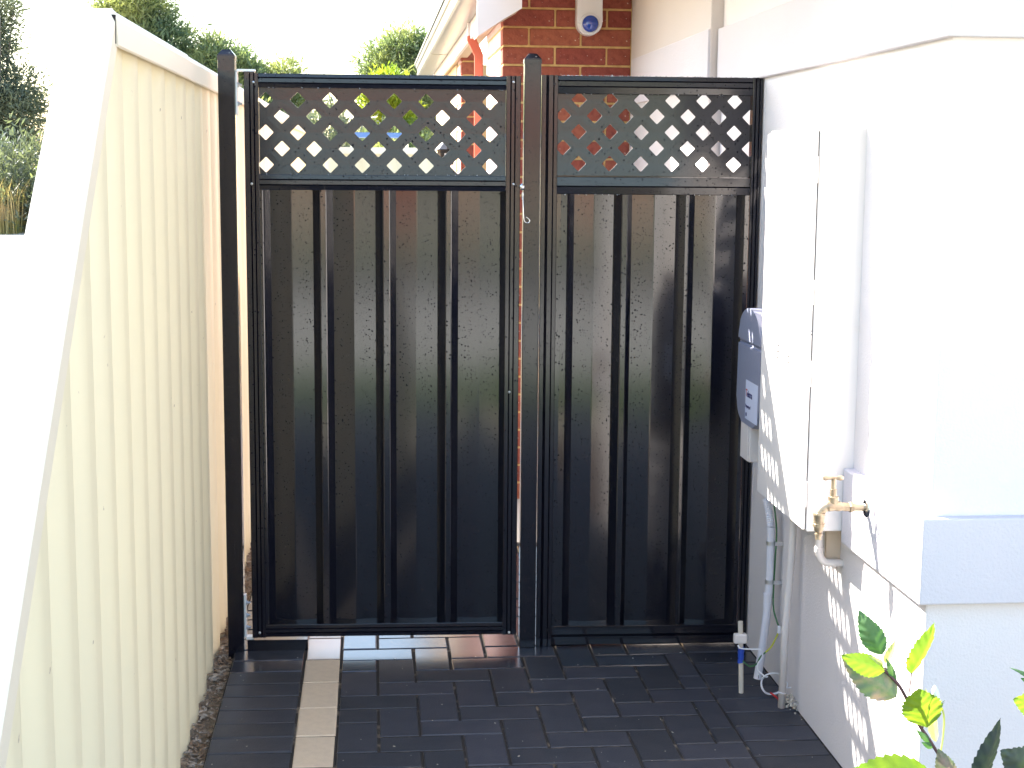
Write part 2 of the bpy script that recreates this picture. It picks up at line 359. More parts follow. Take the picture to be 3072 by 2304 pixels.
tag(obj('bark_chips', bm, CHIP), 'bark chips and rubble lying in the sand between fence and pavers', 'rubble', kind='stuff')

bm = bmesh.new()
for i in range(130):
    x, y = random.uniform(-0.44, 1.24), random.uniform(3.5, 5.3); s_ = random.uniform(0.0006, 0.0016)
    bmesh.ops.create_icosphere(bm, subdivisions=1, radius=s_, matrix=Matrix.Translation((x, y, 0.0012)) @ Matrix.Rotation(random.uniform(0, 6), 4, 'Z') @ Matrix.Diagonal((random.choice((1, 1, 3)), 1, 0.6, 1)))
tag(obj('grit', bm, TIMBER), 'tiny pale grit and straw scattered over the dark pavers', 'grit', kind='stuff')

# ============================================================ LEFT FENCE
fence = empty('boundary_fence', (-0.53, 5, 0), label='tall cream corrugated metal fence with sloping front end left of the gates', cat='fence')
fence_off = Vector((0.53, -5, 0))
RK = 0.94
def ftop(y): return min(1.862, 1.893-(3.18-y)*RK-0.035)
P = 0.2205; PH = 3.327
def prof(y):
    """sheet profile: broad rounded crown, quick drop, narrow valley; returns x"""
    t = ((y-PH)/P) % 1.0                                # 0 is the far edge of a crown
    D = 0.027
    if t < 0.09: h = 1 - t/0.09; h = h*h*(3-2*h)
    elif t < 0.20: h = 0.0
    elif t < 0.80: h = (t-0.20)/0.60; h = 0.5-0.5*math.cos(math.pi*h)
    else: h = 1.0
    return -0.546 + D*h
def sheet(y0, y1, dx, z0):
    bm = bmesh.new(); n = int((y1-y0)/0.0055); prev = None
    for i in range(n+1):
        y = y0 + (y1-y0)*i/n; zt = ftop(y); zb = z0
        x = prof(y)+dx
        top = [bm.verts.new((x, y-5, z) ) for z in (zb, zb+(zt-zb)*0.5, zt)]
        for v in top: v.co.x += 0.53
        if prev:
            for k_ in range(2): bm.faces.new((prev[k_], top[k_], top[k_+1], prev[k_+1]))
        prev = top
    o = obj('corrugated_sheet', bm, CREAM, fence, smooth=True); return o
seams = [1.50, 2.26, 3.05, 3.84, 4.63, 5.42, 6.21, 7.79, 9.37, 10.95, 12.5, 14.1, 15.7, 17.4]
for i in range(len(seams)-1): sheet(seams[i], seams[i+1]+0.03, 0.0012*(i % 2), -0.14)
def capseg(y0, y1, dx=0):
    bm = bmesh.new()
    a, b = -0.506+dx, -0.606-dx; z0, z1 = 1.822, 1.886+dx
    pts = [(a, z0-0.004), (a+0.003, z0), (a+0.001, z0+0.05), (a-0.006, z1), (b+0.006, z1), (b, z0), (b+0.012, z0), (b+0.014, z1-0.012), (a-0.012, z1-0.012), (a-0.009, z0)]
    prism(bm, [(p[0]+0.53, p[1]) for p in pts], lambda p: (p[0], y0-5, p[1]), lambda p: (p[0], y1-5, p[1]))
    return obj('cap_rail', bm, CREAMCAP, fence)
capseg(3.172, 4.424, 0.0022); capseg(4.41, 6.8); capseg(6.805, 9.2); capseg(9.205, 11.6); capseg(11.605, 17.4)
# raked cap
bm = bmesh.new(); L = 2.15; a, b = -0.505, -0.605
ca, sa = math.cos(math.atan(RK)), math.sin(math.atan(RK))
pts = [(a-0.001, -0.062), (a, -0.01), (a-0.007, 0), (b+0.007, 0), (b, -0.062), (b+0.01, -0.062), (b+0.012, -0.012), (a-0.012, -0.012), (a-0.009, -0.062)]
o3 = Vector((0, 3.180, 1.893))
def rk(t): return lambda p: (p[0]+0.53, o3.y - ca*t + sa*p[1]*-1*-1 - 5 if False else o3.y - ca*t - sa*p[1]*1.0 - 5, o3.z - sa*t + ca*p[1])
prism(bm, pts, rk(0.0), rk(L)); obj('raked_cap_rail', bm, CREAMCAP, fence)
obj('cap_joint', B(-0.512+0.53, -0.5045+0.53, 3.166-5, 3.1745-5, 1.824, 1.880), DARK, fence)
bm = B(-0.60+0.53, -0.555+0.53, 1.46-5, 1.505-5, -0.3, 0.42); obj('end_post', bm, CREAM, fence)

# ============================================================ GATE FRAME OF REFERENCE
GA = -0.02285561; GO = (0.521, 4.925, 0)
def gate_empty(name, s, **k):
    return empty(name, (GO[0]+s*math.cos(GA), GO[1]+s*math.sin(GA), 0), GA, **k)
def groove_profile(w, front, back, grooves, depth=0.004, gw=0.0022, slopes=None):
    """closed (u, n) outline 0..w with V grooves at the listed u; strips can lean (slopes)"""
    cuts = [0] + list(grooves) + [w]; pts = []
    for i in range(len(cuts)-1):
        u0, u1 = cuts[i], cuts[i+1]; sl_ = (slopes[i] if slopes else 0)
        pts += [(u0+(gw if i else 0.0015), front + (sl_ if sl_ > 0 else 0)), (u1-(gw if i < len(cuts)-2 else 0.0015), front + (-sl_ if sl_ < 0 else 0))]
        if i < len(cuts)-2: pts.append((u1, front+depth))
    pts += [(w, front+0.0015), (w, back), (0, back), (0, front+0.0015)]
    return pts
def stile(parent, s0, s1, z0, z1, grooves, off, front=-0.02, back=0.02, slopes=None, name='stile'):
    p = groove_profile(s1-s0, front, back, [g_-s0 for g_ in grooves], slopes=slopes)
    bm = prism(bmesh.new(), p, lambda q: (s0+q[0]-off, q[1], z0), lambda q: (s0+q[0]-off, q[1], z1))
    return obj(name, bm, BLACK, parent)
def rail(parent, s0, s1, z0, z1, grooves, off, front=-0.017, back=0.018, slopes=None, name='rail'):
    p = groove_profile(z1-z0, front, back, [g_-z0 for g_ in grooves], slopes=slopes)
    bm = prism(bmesh.new(), p, lambda q: (s0-off, q[1], z0+q[0]), lambda q: (s1-off, q[1], z0+q[0]))
    return obj(name, bm, BLACK, parent)
def lattice(parent, s0, s1, z0, z1, hs, hz, pitch, rows, off, omit=None, half=0.0252, n0=0.0, th=0.006, bow=0.11):
    bm = bmesh.new(); A_ = pitch/2
    i0, i1 = int((s0-hs)/A_)-2, int((s1-hs)/A_)+2; j0, j1 = int((z0-hz)/A_)-2, int((z1-hz)/A_)+2
    vc = {}
    def V(x, z):
        kx = (round(x, 5), round(z, 5))
        if kx not in vc: vc[kx] = bm.verts.new((x, 0, z))
        return vc[kx]
    dirs = [(1, 0), (0, 1), (-1, 0), (0, -1)]
    for i in range(i0, i1+1):
        for j in range(j0, j1+1):
            if (i+j) % 2: continue
            cx, cz = hs+i*A_, hz+j*A_
            O_ = [V(cx+d[0]*A_, cz+d[1]*A_) for d in dirs]
            hole = (-rows+1 <= j <= 0) and not (omit and omit(cx, cz))
            if not hole: bm.faces.new(O_); continue
            I = []
            for k_, d in enumerate(dirs):
                pr, nx_ = dirs[k_-1], dirs[(k_+1) % 4]; c_ = 0.09
                I.append([V(cx+half*(d[0]*(1-c_)+pr[0]*c_), cz+half*(d[1]*(1-c_)+pr[1]*c_)),
                          V(cx+half*d[0]*(1-c_*0.55), cz+half*d[1]*(1-c_*0.55)),
                          V(cx+half*(d[0]*(1-c_)+nx_[0]*c_), cz+half*(d[1]*(1-c_)+nx_[1]*c_))])
            for k_ in range(4):
                n_ = (k_+1) % 4
                bm.faces.new((O_[k_], I[k_][1], I[k_][0])[::-1]); bm.faces.new((O_[k_], I[k_][2], I[k_][1])[::-1])
                bm.faces.new((O_[k_], O_[n_], I[n_][0], I[k_][2]))
    for co, no in (((s0, 0, 0), (-1, 0, 0)), ((s1, 0, 0), (1, 0, 0)), ((0, 0, z0), (0, 0, -1)), ((0, 0, z1), (0, 0, 1))):
        bmesh.ops.bisect_plane(bm, geom=bm.verts[:]+bm.edges[:]+bm.faces[:], plane_co=co, plane_no=no, clear_outer=True)
    bmesh.ops.remove_doubles(bm, verts=bm.verts[:], dist=1e-5)
    bmesh.ops.recalc_face_normals(bm, faces=bm.faces[:])
    faces = bm.faces[:]; bnd = [e for e in bm.edges if len(e.link_faces) == 1]
    back = {v: bm.verts.new((v.co.x, th, v.co.z)) for v in bm.verts[:]}
    for e in bnd:
        f_ = bm.faces.new((e.verts[0], e.verts[1], back[e.verts[1]], back[e.verts[0]]))
        f_.material_index = 1
    for f in faces: bm.faces.new([back[v] for v in reversed(f.verts)])
    for v in bm.verts: v.co.x -= off; v.co.y += n0 - bow*(z1-v.co.z)**2
    o_ = obj('lattice_panel', bm, BLACK, parent); o_.data.materials.append(EDGE); return o_
def clad(parent, pts, z0, z1, off, crease=None):
    """pts: (s, n) front line of the pressed sheet"""
    th = 0.0012; line = [(p[0], p[1]) for p in pts]
    bm = bmesh.new(); nz = 24; rows = []
    for k_ in range(nz+1):
        z = z0+(z1-z0)*k_/nz; r_ = []
        for i, (s, n) in enumerate(line):
            w = 0.0007*noise.noise((s*9, z*2.3, 5)) 
            r_.append(bm.verts.new((s-off, n+w, z)))
        rows.append(r_)
    for k_ in range(nz):
        for i in range(len(line)-1): bm.faces.new((rows[k_][i], rows[k_][i+1], rows[k_+1][i+1], rows[k_+1][i]))
    return obj('corrugated_infill', bm, CLAD, parent, autos=2.2)
def screw(parent, s, z, off, m=GALV, n=-0.0205):
    bm = lathe(bmesh.new(), [(0, 0.0042), (0.0015, 0.0040), (0.003, 0.0022), (0.0034, 0.0003)], (0, -1, 0), (s-off, n, z), 10)
    return obj('screw', bm, m, parent, smooth=True)
def drops(parent, spots, off):
    bm = bmesh.new()
    for s, n, z, r_ in spots: bmesh.ops.create_icosphere(bm, subdivisions=1, radius=r_, matrix=Matrix.Translation((s-off, n, z)) @ Matrix.Diagonal((1, 0.9, 1.15, 1)))
    o = obj('water_drops', bm, WATER, parent, smooth=True); o['kind'] = 'stuff'; return o

# ---- gate leaf
OFF = -0.4825
g1 = gate_empty('metal_gate', OFF, label='wide black metal gate leaf with lattice top between fence post and middle post', cat='gate')
stile(g1, -0.9175, -0.8735, 0.045, 1.8700, [-0.899, -0.886], OFF)
stile(g1, -0.0945, -0.0485, 0.045, 1.8700, [-0.0800, -0.0665], OFF)
for (za, zb, gr) in ((1.8265, 1.8690, [1.8400, 1.8560]), (1.5080, 1.5560, [1.5235, 1.5400]), (0.0460, 0.0870, [0.0590, 0.0730])):
    rail(g1, -0.8730, -0.0950, za, zb, gr, OFF, slopes=[0.0030 if za > 0.1 else 0.001, -0.0006, -0.0010][:len(gr)+1])
lattice(g1, -0.873, -0.095, 1.550, 1.832, -0.853, 1.7885, 0.10105, 5, OFF, n0=0.002, omit=lambda x, z: x > -0.12 or x < -0.88)
S = [(-0.8735, 0.000)]
def pan(S, a, b, t):  # slightly creased pan between a and b
    m_ = (a+b)/2; S += [(a, 0.017), (m_-0.002, 0.017-t), (m_+0.002, 0.017-t), (b, 0.017)]
S += [(-0.866, -0.001), (-0.846, 0.012)]
S = [(-0.8735, -0.0115), (-0.866, -0.0115), (-0.863, -0.010)]
pan(S, -0.843, -0.709, 0.0055)
for a, b, c, d, e in ((-0.686, -0.664, -0.644, -0.644, -0.510), (-0.486, -0.463, -0.444, -0.444, -0.311), (-0.286, -0.266, -0.244, -0.244, -0.110)):
    S += [(a, -0.010), (a+0.003, -0.0115), (b-0.003, -0.0115), (b, -0.010)]; pan(S, c, e, 0.0055)
S += [(-0.0935, 0.0)]
clad(g1, S, 0.083, 1.512, OFF)
for s, z in ((-0.887, 1.841), (-0.072, 1.851), (-0.897, 1.526), (-0.070, 1.531), (-0.078, 0.861), (-0.894, 0.062), (-0.072, 0.053)): screw(g1, s, z, OFF)
drops(g1, [(random.uniform(-0.86, -0.10), -0.019, 1.8255, random.uniform(0.0012, 0.0022)) for _ in range(14)] +
      [(random.uniform(-0.86, -0.10), -0.012, 1.5575, random.uniform(0.0012, 0.0024)) for _ in range(22)] +
      [(random.uniform(-0.86, -0.10), random.uniform(-0.012, 0.01), 1.8700, random.uniform(0.001, 0.0018)) for _ in range(40)] +
      [(random.uniform(-0.86, -0.10), -0.018, 0.0450, random.uniform(0.0010, 0.0018)) for _ in range(26)], OFF)
# ---- fixed side panel
O2 = 0.383
g2 = gate_empty('fixed_side_panel', O2, label='narrower fixed black metal panel with lattice top against the white wall', cat='fence panel')
stile(g2, 0.0180, 0.0700, 0.002, 1.8745, [0.034, 0.0385, 0.0560], O2, front=-0.018)
stile(g2, 0.6960, 0.7270, 0.002, 1.8745, [0.7055, 0.718], O2, front=-0.019)
rail(g2, 0.0705, 0.6955, 1.8175, 1.8735, [1.8400, 1.8580], O2, slopes=[0.004, 0.001, -0.001])
rail(g2, 0.0705, 0.6955, 1.5005, 1.5560, [1.5260], O2, slopes=[0.0042, -0.002])
rail(g2, 0.0705, 0.6955, 0.0060, 0.0700, [0.036, 0.0400], O2)
lattice(g2, 0.0705, 0.6955, 1.560, 1.822, 0.139, 1.7995, 0.1006, 5, O2, n0=0.002)
box_ = B(0.0705-O2, 0.6955-O2, 0.0, 0.012, 1.5562, 1.5610); obj('lattice_channel', box_, BLACK, g2)
S = [(0.0705, -0.0115), (0.084, -0.0115), (0.104, -0.010)]; pan(S, 0.130, 0.258, 0.0055)
for a, b, c, e in ((0.281, 0.302, 0.318, 0.461), (0.486, 0.501, 0.523, 0.659)):
    S += [(a, -0.010), (a+0.003, -0.0115), (b-0.003, -0.0115), (b, -0.010)]; pan(S, c, e, 0.0055)
S += [(0.682, -0.010), (0.6955, -0.0115)]
clad(g2, S, 0.066, 1.504, O2)
screw(g2, 0.058, 1.846, O2, BLACK, -0.0185); screw(g2, 0.712, 1.846, O2, BLACK, -0.0195); screw(g2, 0.056, 0.06, O2, BLACK, -0.0185)
drops(g2, [(random.uniform(0.08, 0.69), random.uniform(-0.016, 0.014), 1.8745, random.uniform(0.001, 0.0022)) for _ in range(150)] +
      [(0.142+0.1006*k_+random.uniform(-0.03, 0.03), 0.0, 1.5620, random.uniform(0.0012, 0.0026)) for k_ in range(6) for _ in range(3)] +
      [(random.uniform(0.08, 0.69), -0.018, 1.8170, random.uniform(0.001, 0.002)) for _ in range(18)] +
      [(random.uniform(0.08, 0.69), -0.018, 1.5000, random.uniform(0.001, 0.002)) for _ in range(18)], O2)
# ---- posts
def post(name, s0, s1, zb, label, front=-0.027):
    off = (s0+s1)/2; e = gate_empty(name, off, label=label, cat='post', group='black square gate posts'); w = (s1-s0)/2
    d = 2*w
    bm = B(-w, w, front, front+d, zb, 1.9140, bev=0.0025, seg=2); obj('post_tube', bm, BLACK, e)
    bm = bmesh.new(); cy = front+d/2; r_ = []
    for z, k_ in ((1.908, 1.045), (1.923, 1.045), (1.936, 0.62), (1.941, 0.50)):
        r_.append([bm.verts.new((sx*w*k_, cy+sy*w*k_, z)) for sx, sy in ((-1, -1), (1, -1), (1, 1), (-1, 1))])
    for i in range(3):
        for k_ in range(4): bm.faces.new((r_[i][k_], r_[i][(k_+1) % 4], r_[i+1][(k_+1) % 4], r_[i+1][k_]))
    bm.faces.new(r_[0][::-1]); bm.faces.new(r_[-1]); bmesh.ops.bevel(bm, geom=bm.edges[:], offset=0.0016, segments=2, affect='EDGES')
    obj('post_cap', bm, BLACK, e); return e
post('gate_post', -0.9965, -0.9440, -0.085, 'black square post beside the end of the cream fence, carrying the hinges')
pm = post('gate_post', -0.0380, 0.0150, 0.0, 'black square post in the middle between gate and fixed panel')
# sill under the gate
sill = gate_empty('ground_sill', -0.84, label='short black timber sill on the ground under the hinge side of the gate', cat='sill')
obj('sill_board', B(-0.935+0.84, -0.737+0.84, -0.012, 0.05, -0.02, 0.034, bev=0.002), BLACK, sill)
# hinges and latch belong to the gate
def hinge(kind):
    o = -OFF
    if kind == 'top':
        e = obj('hinge', B(-0.9435+o, -0.9385+o, -0.012, 0.022, 1.741, 1.876), ZINCW, g1)
        bm = prism(bmesh.new(), [(-0.9435+o, 1.872), (-0.9415+o, 1.8785), (-0.937+o, 1.8815), (-0.884+o, 1.8815), (-0.8825+o, 1.8775), (-0.884+o, 1.8745), (-0.936+o, 1.8745), (-0.9385+o, 1.872)],
                   lambda p: (p[0], -0.012, p[1]), lambda p: (p[0], 0.022, p[1])); obj('arm', bm, ZINCW, e)
        obj('packer', B(-0.918+o, -0.885+o, -0.012, 0.02, 1.8705, 1.8740), BLACK, e); zs = (1.833, 1.775)
        e['label'] = 'pale strap hinge folded over the top corner'
    else:
        e = obj('hinge', B(-0.9435+o, -0.9385+o, -0.012, 0.022, 0.045, 0.185), ZINCW, g1)
        obj('arm', B(-0.9385+o, -0.9165+o, -0.010, 0.02, 0.036, 0.0445), ZINCW, e); zs = (0.157, 0.115, 0.074)
        e['label'] = 'lower strap hinge with three bolts'
    for z in zs:
        obj('bolt', lathe(bmesh.new(), [(0, 0.008), (0.005, 0.008), (0.0055, 0.0045), (0.013, 0.0045), (0.0135, 0.003)], (1, 0, 0), (-0.9385+o, 0.004, z), 6), GALV, e)
hinge('top'); hinge('bottom')
o = -OFF
bm = lathe(bmesh.new(), [(0, 0.0032), (0.022, 0.0032)], (0, 0, -1), (-0.0405+o, -0.024, 1.505), 10); lathe(bm, [(0, 0.0045), (0.004, 0.0045)], (0, 0, -1), (-0.0405+o, -0.024, 1.500), 10); lt = obj('latch', bm, GALV, g1)
bm = bmesh.new(); lathe(bm, [(0, 0.002), (0.004, 0.008), (0.010, 0.0095), (0.017, 0.008), (0.021, 0.003)], (0, 0, -1), (-0.0425+o, -0.022, 1.533), 14); obj('knob', bm, CHROME, lt, smooth=True)
bm = tube(bmesh.new(), spline([(-0.0405+o, -0.026, 1.492), (-0.039+o, -0.030, 1.460), (-0.0375+o, -0.032, 1.428), (-0.034+o, -0.033, 1.414), (-0.026+o, -0.034, 1.409), (-0.019+o, -0.034, 1.413), (-0.019+o, -0.034, 1.419), (-0.030+o, -0.034, 1.428)], 5), 0.0015, 6); obj('hook', bm, CHROME, lt, smooth=True)

# ============================================================ RIGHT HOUSE WALL
XW = 1.252
house = empty('rendered_house_wall', (XW, 3.28, 0), label='white rendered house wall with raised bands on the right', cat='wall')
def H(name, x0, x1, y0, y1, z0, z1, m=None, bev=0.004):
    return obj(name, B(x0-XW, x1-XW, y0-3.28, y1-3.28, z0, z1, bev=bev, seg=2), m or RENDER, house)
H('wall', XW, 4.6, 3.28, 5.50, -0.12, 2.60)
H('setback_wall', 1.207, 4.6, 5.503, 7.30, -0.12, 2.60, RENDERW)
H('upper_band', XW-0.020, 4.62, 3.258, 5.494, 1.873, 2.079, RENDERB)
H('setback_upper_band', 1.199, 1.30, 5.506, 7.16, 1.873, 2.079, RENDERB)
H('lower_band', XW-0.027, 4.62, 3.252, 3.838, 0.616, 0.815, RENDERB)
H('eave', XW-0.60, 4.9, 2.68, 7.195, 2.40, 2.47, SOFFIT)
H('gutter', XW-0.72, XW-0.602, 2.56, 6.84, 2.405, 2.52, GUTTER)
H('gutter', XW-0.60, 4.9, 2.56, 2.678, 2.405, 2.52, GUTTER)

# ---- meter box
mb = empty('meter_box', (XW, 3.84, 0), label='tall white meter box with two hinged doors on the side of the white wall', cat='meter box')
def M(name, x0, x1, y0, y1, z0, z1, m=BOXM, par=None, bev=0.002):
    o_ = obj(name, B(x0-XW, x1-XW, y0-3.84, y1-3.84, z0, z1, bev=bev, seg=2), m, par or mb); return o_
M('body', 1.1315, XW+0.02, 3.840, 4.330, 0.645, 1.693, bev=0.004)
d1 = M('door', 1.1225, 1.1290, 3.8425, 4.326, 1.1745, 1.684)
d2 = M('door', 1.1225, 1.1290, 3.8425, 4.326, 0.650, 1.1645)
M('door_rail', 1.1195, 1.1290, 3.8425, 4.326, 1.1652, 1.1738)
obj('door_seam', B(1.1292-XW, 1.1318-XW, 3.8445-3.84, 4.324-3.84, 0.652, 1.684), DARK, mb)
M('vent_lip', 1.1185, 1.1222, 4.22, 4.30, 1.160, 1.1745, SOFFIT, d2) if False else None
for z0, z1 in ((1.553, 1.620), (1.243, 1.306), (1.030, 1.097), (0.712, 0.780)):
    par = mb
    bm = lathe(bmesh.new(), [(0, 0.0058), ((z1-z0)*0.495, 0.0058)], (0, 0, 1), (1.1245-XW, -0.0005, z0), 12)
    lathe(bm, [(0, 0.0058), ((z1-z0)*0.495, 0.0058)], (0, 0, 1), (1.1245-XW, -0.0005, z0+(z1-z0)*0.505), 12)
    obj('hinge', bm, BOXM, par, autos=40)
for yy in (4.150, 4.040):
    for zz in (1.104, 1.087, 1.070):
        bm = B(1.1198-XW, 1.1228-XW, yy-0.016-3.84, yy+0.016-3.84, zz, zz+0.003); o_ = obj('louvre', bm, BOXM, d2)
        bm = B(1.1218-XW, 1.12245-XW, yy-0.016-3.84, yy+0.016-3.84, zz-0.0035, zz-0.0002); obj('louvre_slot', bm, DARK, d2)
for zz, xx in ((0.852, 1.199), (0.797, 1.198)):
    bm = lathe(bmesh.new(), [(0, 0.0105), (0.0012, 0.0100), (0.0016, 0.006)], (0, -1, 0), (xx-XW, 0.0, zz), 16); obj('knockout_plug', bm, BOXM, mb)
M('side_lip', 1.170, XW-0.002, 3.8375, 3.8398, 1.186, 1.189, bev=0)

# ---- telephone box on the wall beyond
tb = empty('telephone_connection_box', (XW, 4.55, 0.82), label='blue grey plastic telephone box with white sticker behind the meter box', cat='telephone box')
# outline in y, z: domed top, rounded lower corners; it stands out from the wall towards the path
XF = 1.1345
def arc(cy, cz, ry, rz, a0, a1, n=8): return [(cy+ry*math.cos(rad(a0+(a1-a0)*i/n)), cz+rz*math.sin(rad(a0+(a1-a0)*i/n))) for i in range(n+1)]
low = [(4.375, 1.060)] + arc(4.445, 0.884, 0.07, 0.070, 180, 270) + arc(4.590, 0.884, 0.07, 0.070, 270, 360) + [(4.660, 1.060)]
topp = arc(4.5175, 1.0620, 0.1425, 0.108, 0, 180, 20)
def tprism(pts, x0, m, name):
    bm = bmesh.new(); prism(bm, [(p[0]-4.55, p[1]-0.82) for p in pts], lambda p: (x0-XW, p[0], p[1]), lambda p: (0.0, p[0], p[1]))
    es = [e for e in bm.edges if e.verts[0].co.x < x0-XW+1e-5 and e.verts[1].co.x < x0-XW+1e-5]
    bmesh.ops.bevel(bm, geom=es, offset=0.007, segments=3, affect='EDGES'); return obj(name, bm, m, tb, autos=35)
tprism(low, XF, GREYP, 'body'); tprism(topp, XF-0.001, GREYP, 'lid')
bm = B(XF-0.0008-XW, XF+0.001-XW, 4.395-4.55, 4.541-4.55, 0.832-0.82, 0.951-0.82); lab = obj('sticker', bm, LABELM, tb)
def text(s, size, y, z, m, parent, name='lettering'):
    cu = bpy.data.curves.new(name, 'FONT'); cu.body = s; cu.size = size; cu.extrude = 0.0002; cu.resolution_u = 3; cu.offset = 0.0008
    t = bpy.data.objects.new('t', cu); C.objects.link(t); dg = bpy.context.evaluated_depsgraph_get()
    me = bpy.data.meshes.new_from_object(t.evaluated_get(dg)); bpy.data.objects.remove(t)
    me.transform(Matrix.Rotation(rad(-90), 4, 'Z') @ Matrix.Rotation(rad(90), 4, 'X')); me.transform(Matrix.Translation((XF-0.0012-XW, y-4.55, z-0.82)))
    me.materials.clear(); return link(name, me, m, parent)
text('T', 0.031, 4.536, 0.9015, INKR, lab); text('elstra', 0.028, 4.5205, 0.9015, INKB, lab)
text('Property of', 0.0125, 4.536, 0.868, INKB, lab)
bm = lathe(bmesh.new(), [(0, 0.0065), (0.0006, 0.0065)], (-1, 0, 0), (XF-0.0009-XW, 4.525-4.55, 0.846-0.82), 16); obj('round_mark', bm, INKB, lab)
tin = empty('junction_box', (1.20, 4.55, 0.70), label='small pale box on the wall directly under the telephone box', cat='junction box')
obj('body', B(-0.060, 0.051, -0.046, 0.050, 0.0, 0.117, bev=0.003), PIPEC, tin); obj('cover', B(-0.0635, -0.0602, -0.044, 0.048, 0.003, 0.115, bev=0.001), PIPEC, tin)

# ---- tap
tp = empty('garden_tap', (1.225, 3.64, 0.755), label='brass garden tap with T handle and hose fitting on the white wall', cat='tap')
O3 = Vector((1.225, 3.64, 0.755))
def W(x, z, y=3.64): return Vector((x, y, z))-O3
obj('wall_flange', lathe(bmesh.new(), [(0, 0.026), (0.002, 0.0255), (0.006, 0.020), (0.009, 0.013)], (-1, 0, 0), W(1.2245, 0.754), 20), CHROME, tp, autos=50)
bm = lathe(bmesh.new(), [(0, 0.0098), (0.030, 0.0098)], (-1, 0, 0), W(1.2180, 0.755), 16); obj('inlet_pipe', bm, BRASS, tp, autos=40)
bm = lathe(bmesh.new(), [(0, 0.0135), (0.003, 0.0148), (0.008, 0.0148), (0.010, 0.0125), (0.0105, 0.0118), (0.020, 0.0118)], (-1, 0, 0), W(1.190, 0.756), 6); obj('lock_nut', bm, BRASS, tp)
bm = tube(bmesh.new(), spline([W(1.175, 0.756), W(1.156, 0.758), W(1.138, 0.760), W(1.122, 0.757), W(1.110, 0.748), W(1.1045, 0.738)], 5), [0.0105]*5+[0.0125]*5+[0.0135]*5+[0.0115]*5+[0.0105]*5+[0.0105], 14)
lathe(bm, [(0, 0.0125), (0.016, 0.0125), (0.0165, 0.0135), (0.023, 0.0135), (0.024, 0.0115)], (0, 0, 1), W(1.1395, 0.760), 14); obj('tap_body', bm, BRASS, tp, autos=45)
bm = lathe(bmesh.new(), [(0, 0.0085), (0.018, 0.0085), (0.0185, 0.0065), (0.040, 0.0060), (0.045, 0.0060)], (0, 0, 1), W(1.1385, 0.784), 14); obj('spindle', bm, BRASS, tp, autos=45)
bm = bmesh.new(); lathe(bm, [(0, 0.0045), (0.006, 0.0062), (0.012, 0.0045), (0.016, 0.0040), (0.032, 0.0040), (0.036, 0.0045), (0.043, 0.0068), (0.050, 0.0050), (0.052, 0.002)], (1, 0, 0), W(1.1115, 0.8300), 12)
obj('handle', bm, BRASS, tp, autos=50)
bm = lathe(bmesh.new(), [(0, 0.0150), (0.005, 0.0155), (0.007, 0.0140), (0.026, 0.0140), (0.0265, 0.0155), (0.034, 0.0155), (0.035, 0.0128), (0.044, 0.0120), (0.048, 0.0085), (0.052, 0.0070), (0.0525, 0.0095), (0.057, 0.0095), (0.0575, 0.0070), (0.067, 0.0075), (0.0675, 0.005)], (0, 0, -1), W(1.1045, 0.742), 16)
obj('hose_fitting', bm, BRASS, tp, autos=40)

# ---- pipes
gp = empty('gas_pipe', (1.19, 3.90, 0.6), label='short cream pipe bending from the meter box bottom back into the wall', cat='pipe')
bm = tube(bmesh.new(), [Vector(p)-Vector((1.19, 3.90, 0.6)) for p in spline([(1.186, 3.90, 0.655), (1.186, 3.90, 0.60), (1.187, 3.90, 0.572), (1.197, 3.90, 0.552), (1.215, 3.90, 0.544), (1.256, 3.90, 0.543)], 5)], 0.0105, 14); obj('pipe_bend', bm, PIPEC, gp, smooth=True)
bm = lathe(bmesh.new(), [(0, 0.0125), (0.012, 0.0125)], (0, 0, 1), (-0.004, 0, -0.025), 14); obj('elbow_collar', bm, PIPEC, gp, autos=40)
bm = B(1.212-1.19, 1.2515-1.19, 0.02, 0.034, -0.055, 0.044); obj('wall_block', bm, SOFFIT, gp)
cpipe = empty('water_pipe', (1.205, 4.285, 0), label='straight cream pipe running down from the meter box into the paving', cat='pipe')
bm = tube(bmesh.new(), [(0.022, 0, 0.66), (0.016, 0, 0.45), (0.006, 0, 0.25), (0.002, 0, -0.02)], 0.0108, 14); obj('pipe', bm, PIPEC, cpipe, smooth=True)
bm = bmesh.new()
for k_ in range(40): pass
cable = tube(bmesh.new(), [(0.002+0.0125*math.cos(a), 0.0125*math.sin(a), 0.048+0.002*math.sin(a*2)) for a in [i*2*math.pi/20 for i in range(21)]], 0.0016, 5); obj('cable_tie', cable, WHITE, cpipe)
cond = empty('conduit', (1.22, 4.5, 0), label='white plastic conduit held by two steel clamps ending loose above the paving', cat='conduit')
cp = [(1.2015, 4.52, 0.585), (1.210, 4.51, 0.545), (1.215, 4.50, 0.50), (1.2165, 4.50, 0.449), (1.217, 4.50, 0.327), (1.2135, 4.50, 0.260), (1.2105, 4.50, 0.215), (1.2035, 4.50, 0.140), (1.196, 4.498, 0.08), (1.187, 4.495, 0.018)]
cp = [Vector(p)-Vector((1.22, 4.5, 0)) for p in cp]
bm = tube(bmesh.new(), spline(cp[2:], 4), 0.0125, 14); lathe(bm, [(0, 0.0138), (0.045, 0.0138)], (0, 0, 1), (-0.0075, 0, 0.245), 14) ; obj('pipe', bm, PVC, cond, autos=40)
sp = spline(cp[:3], 16); bm = tube(bmesh.new(), sp, [0.0105+0.0018*(i % 2) for i in range(len(sp))], 12); obj('flexible_sleeve', bm, PVC, cond)
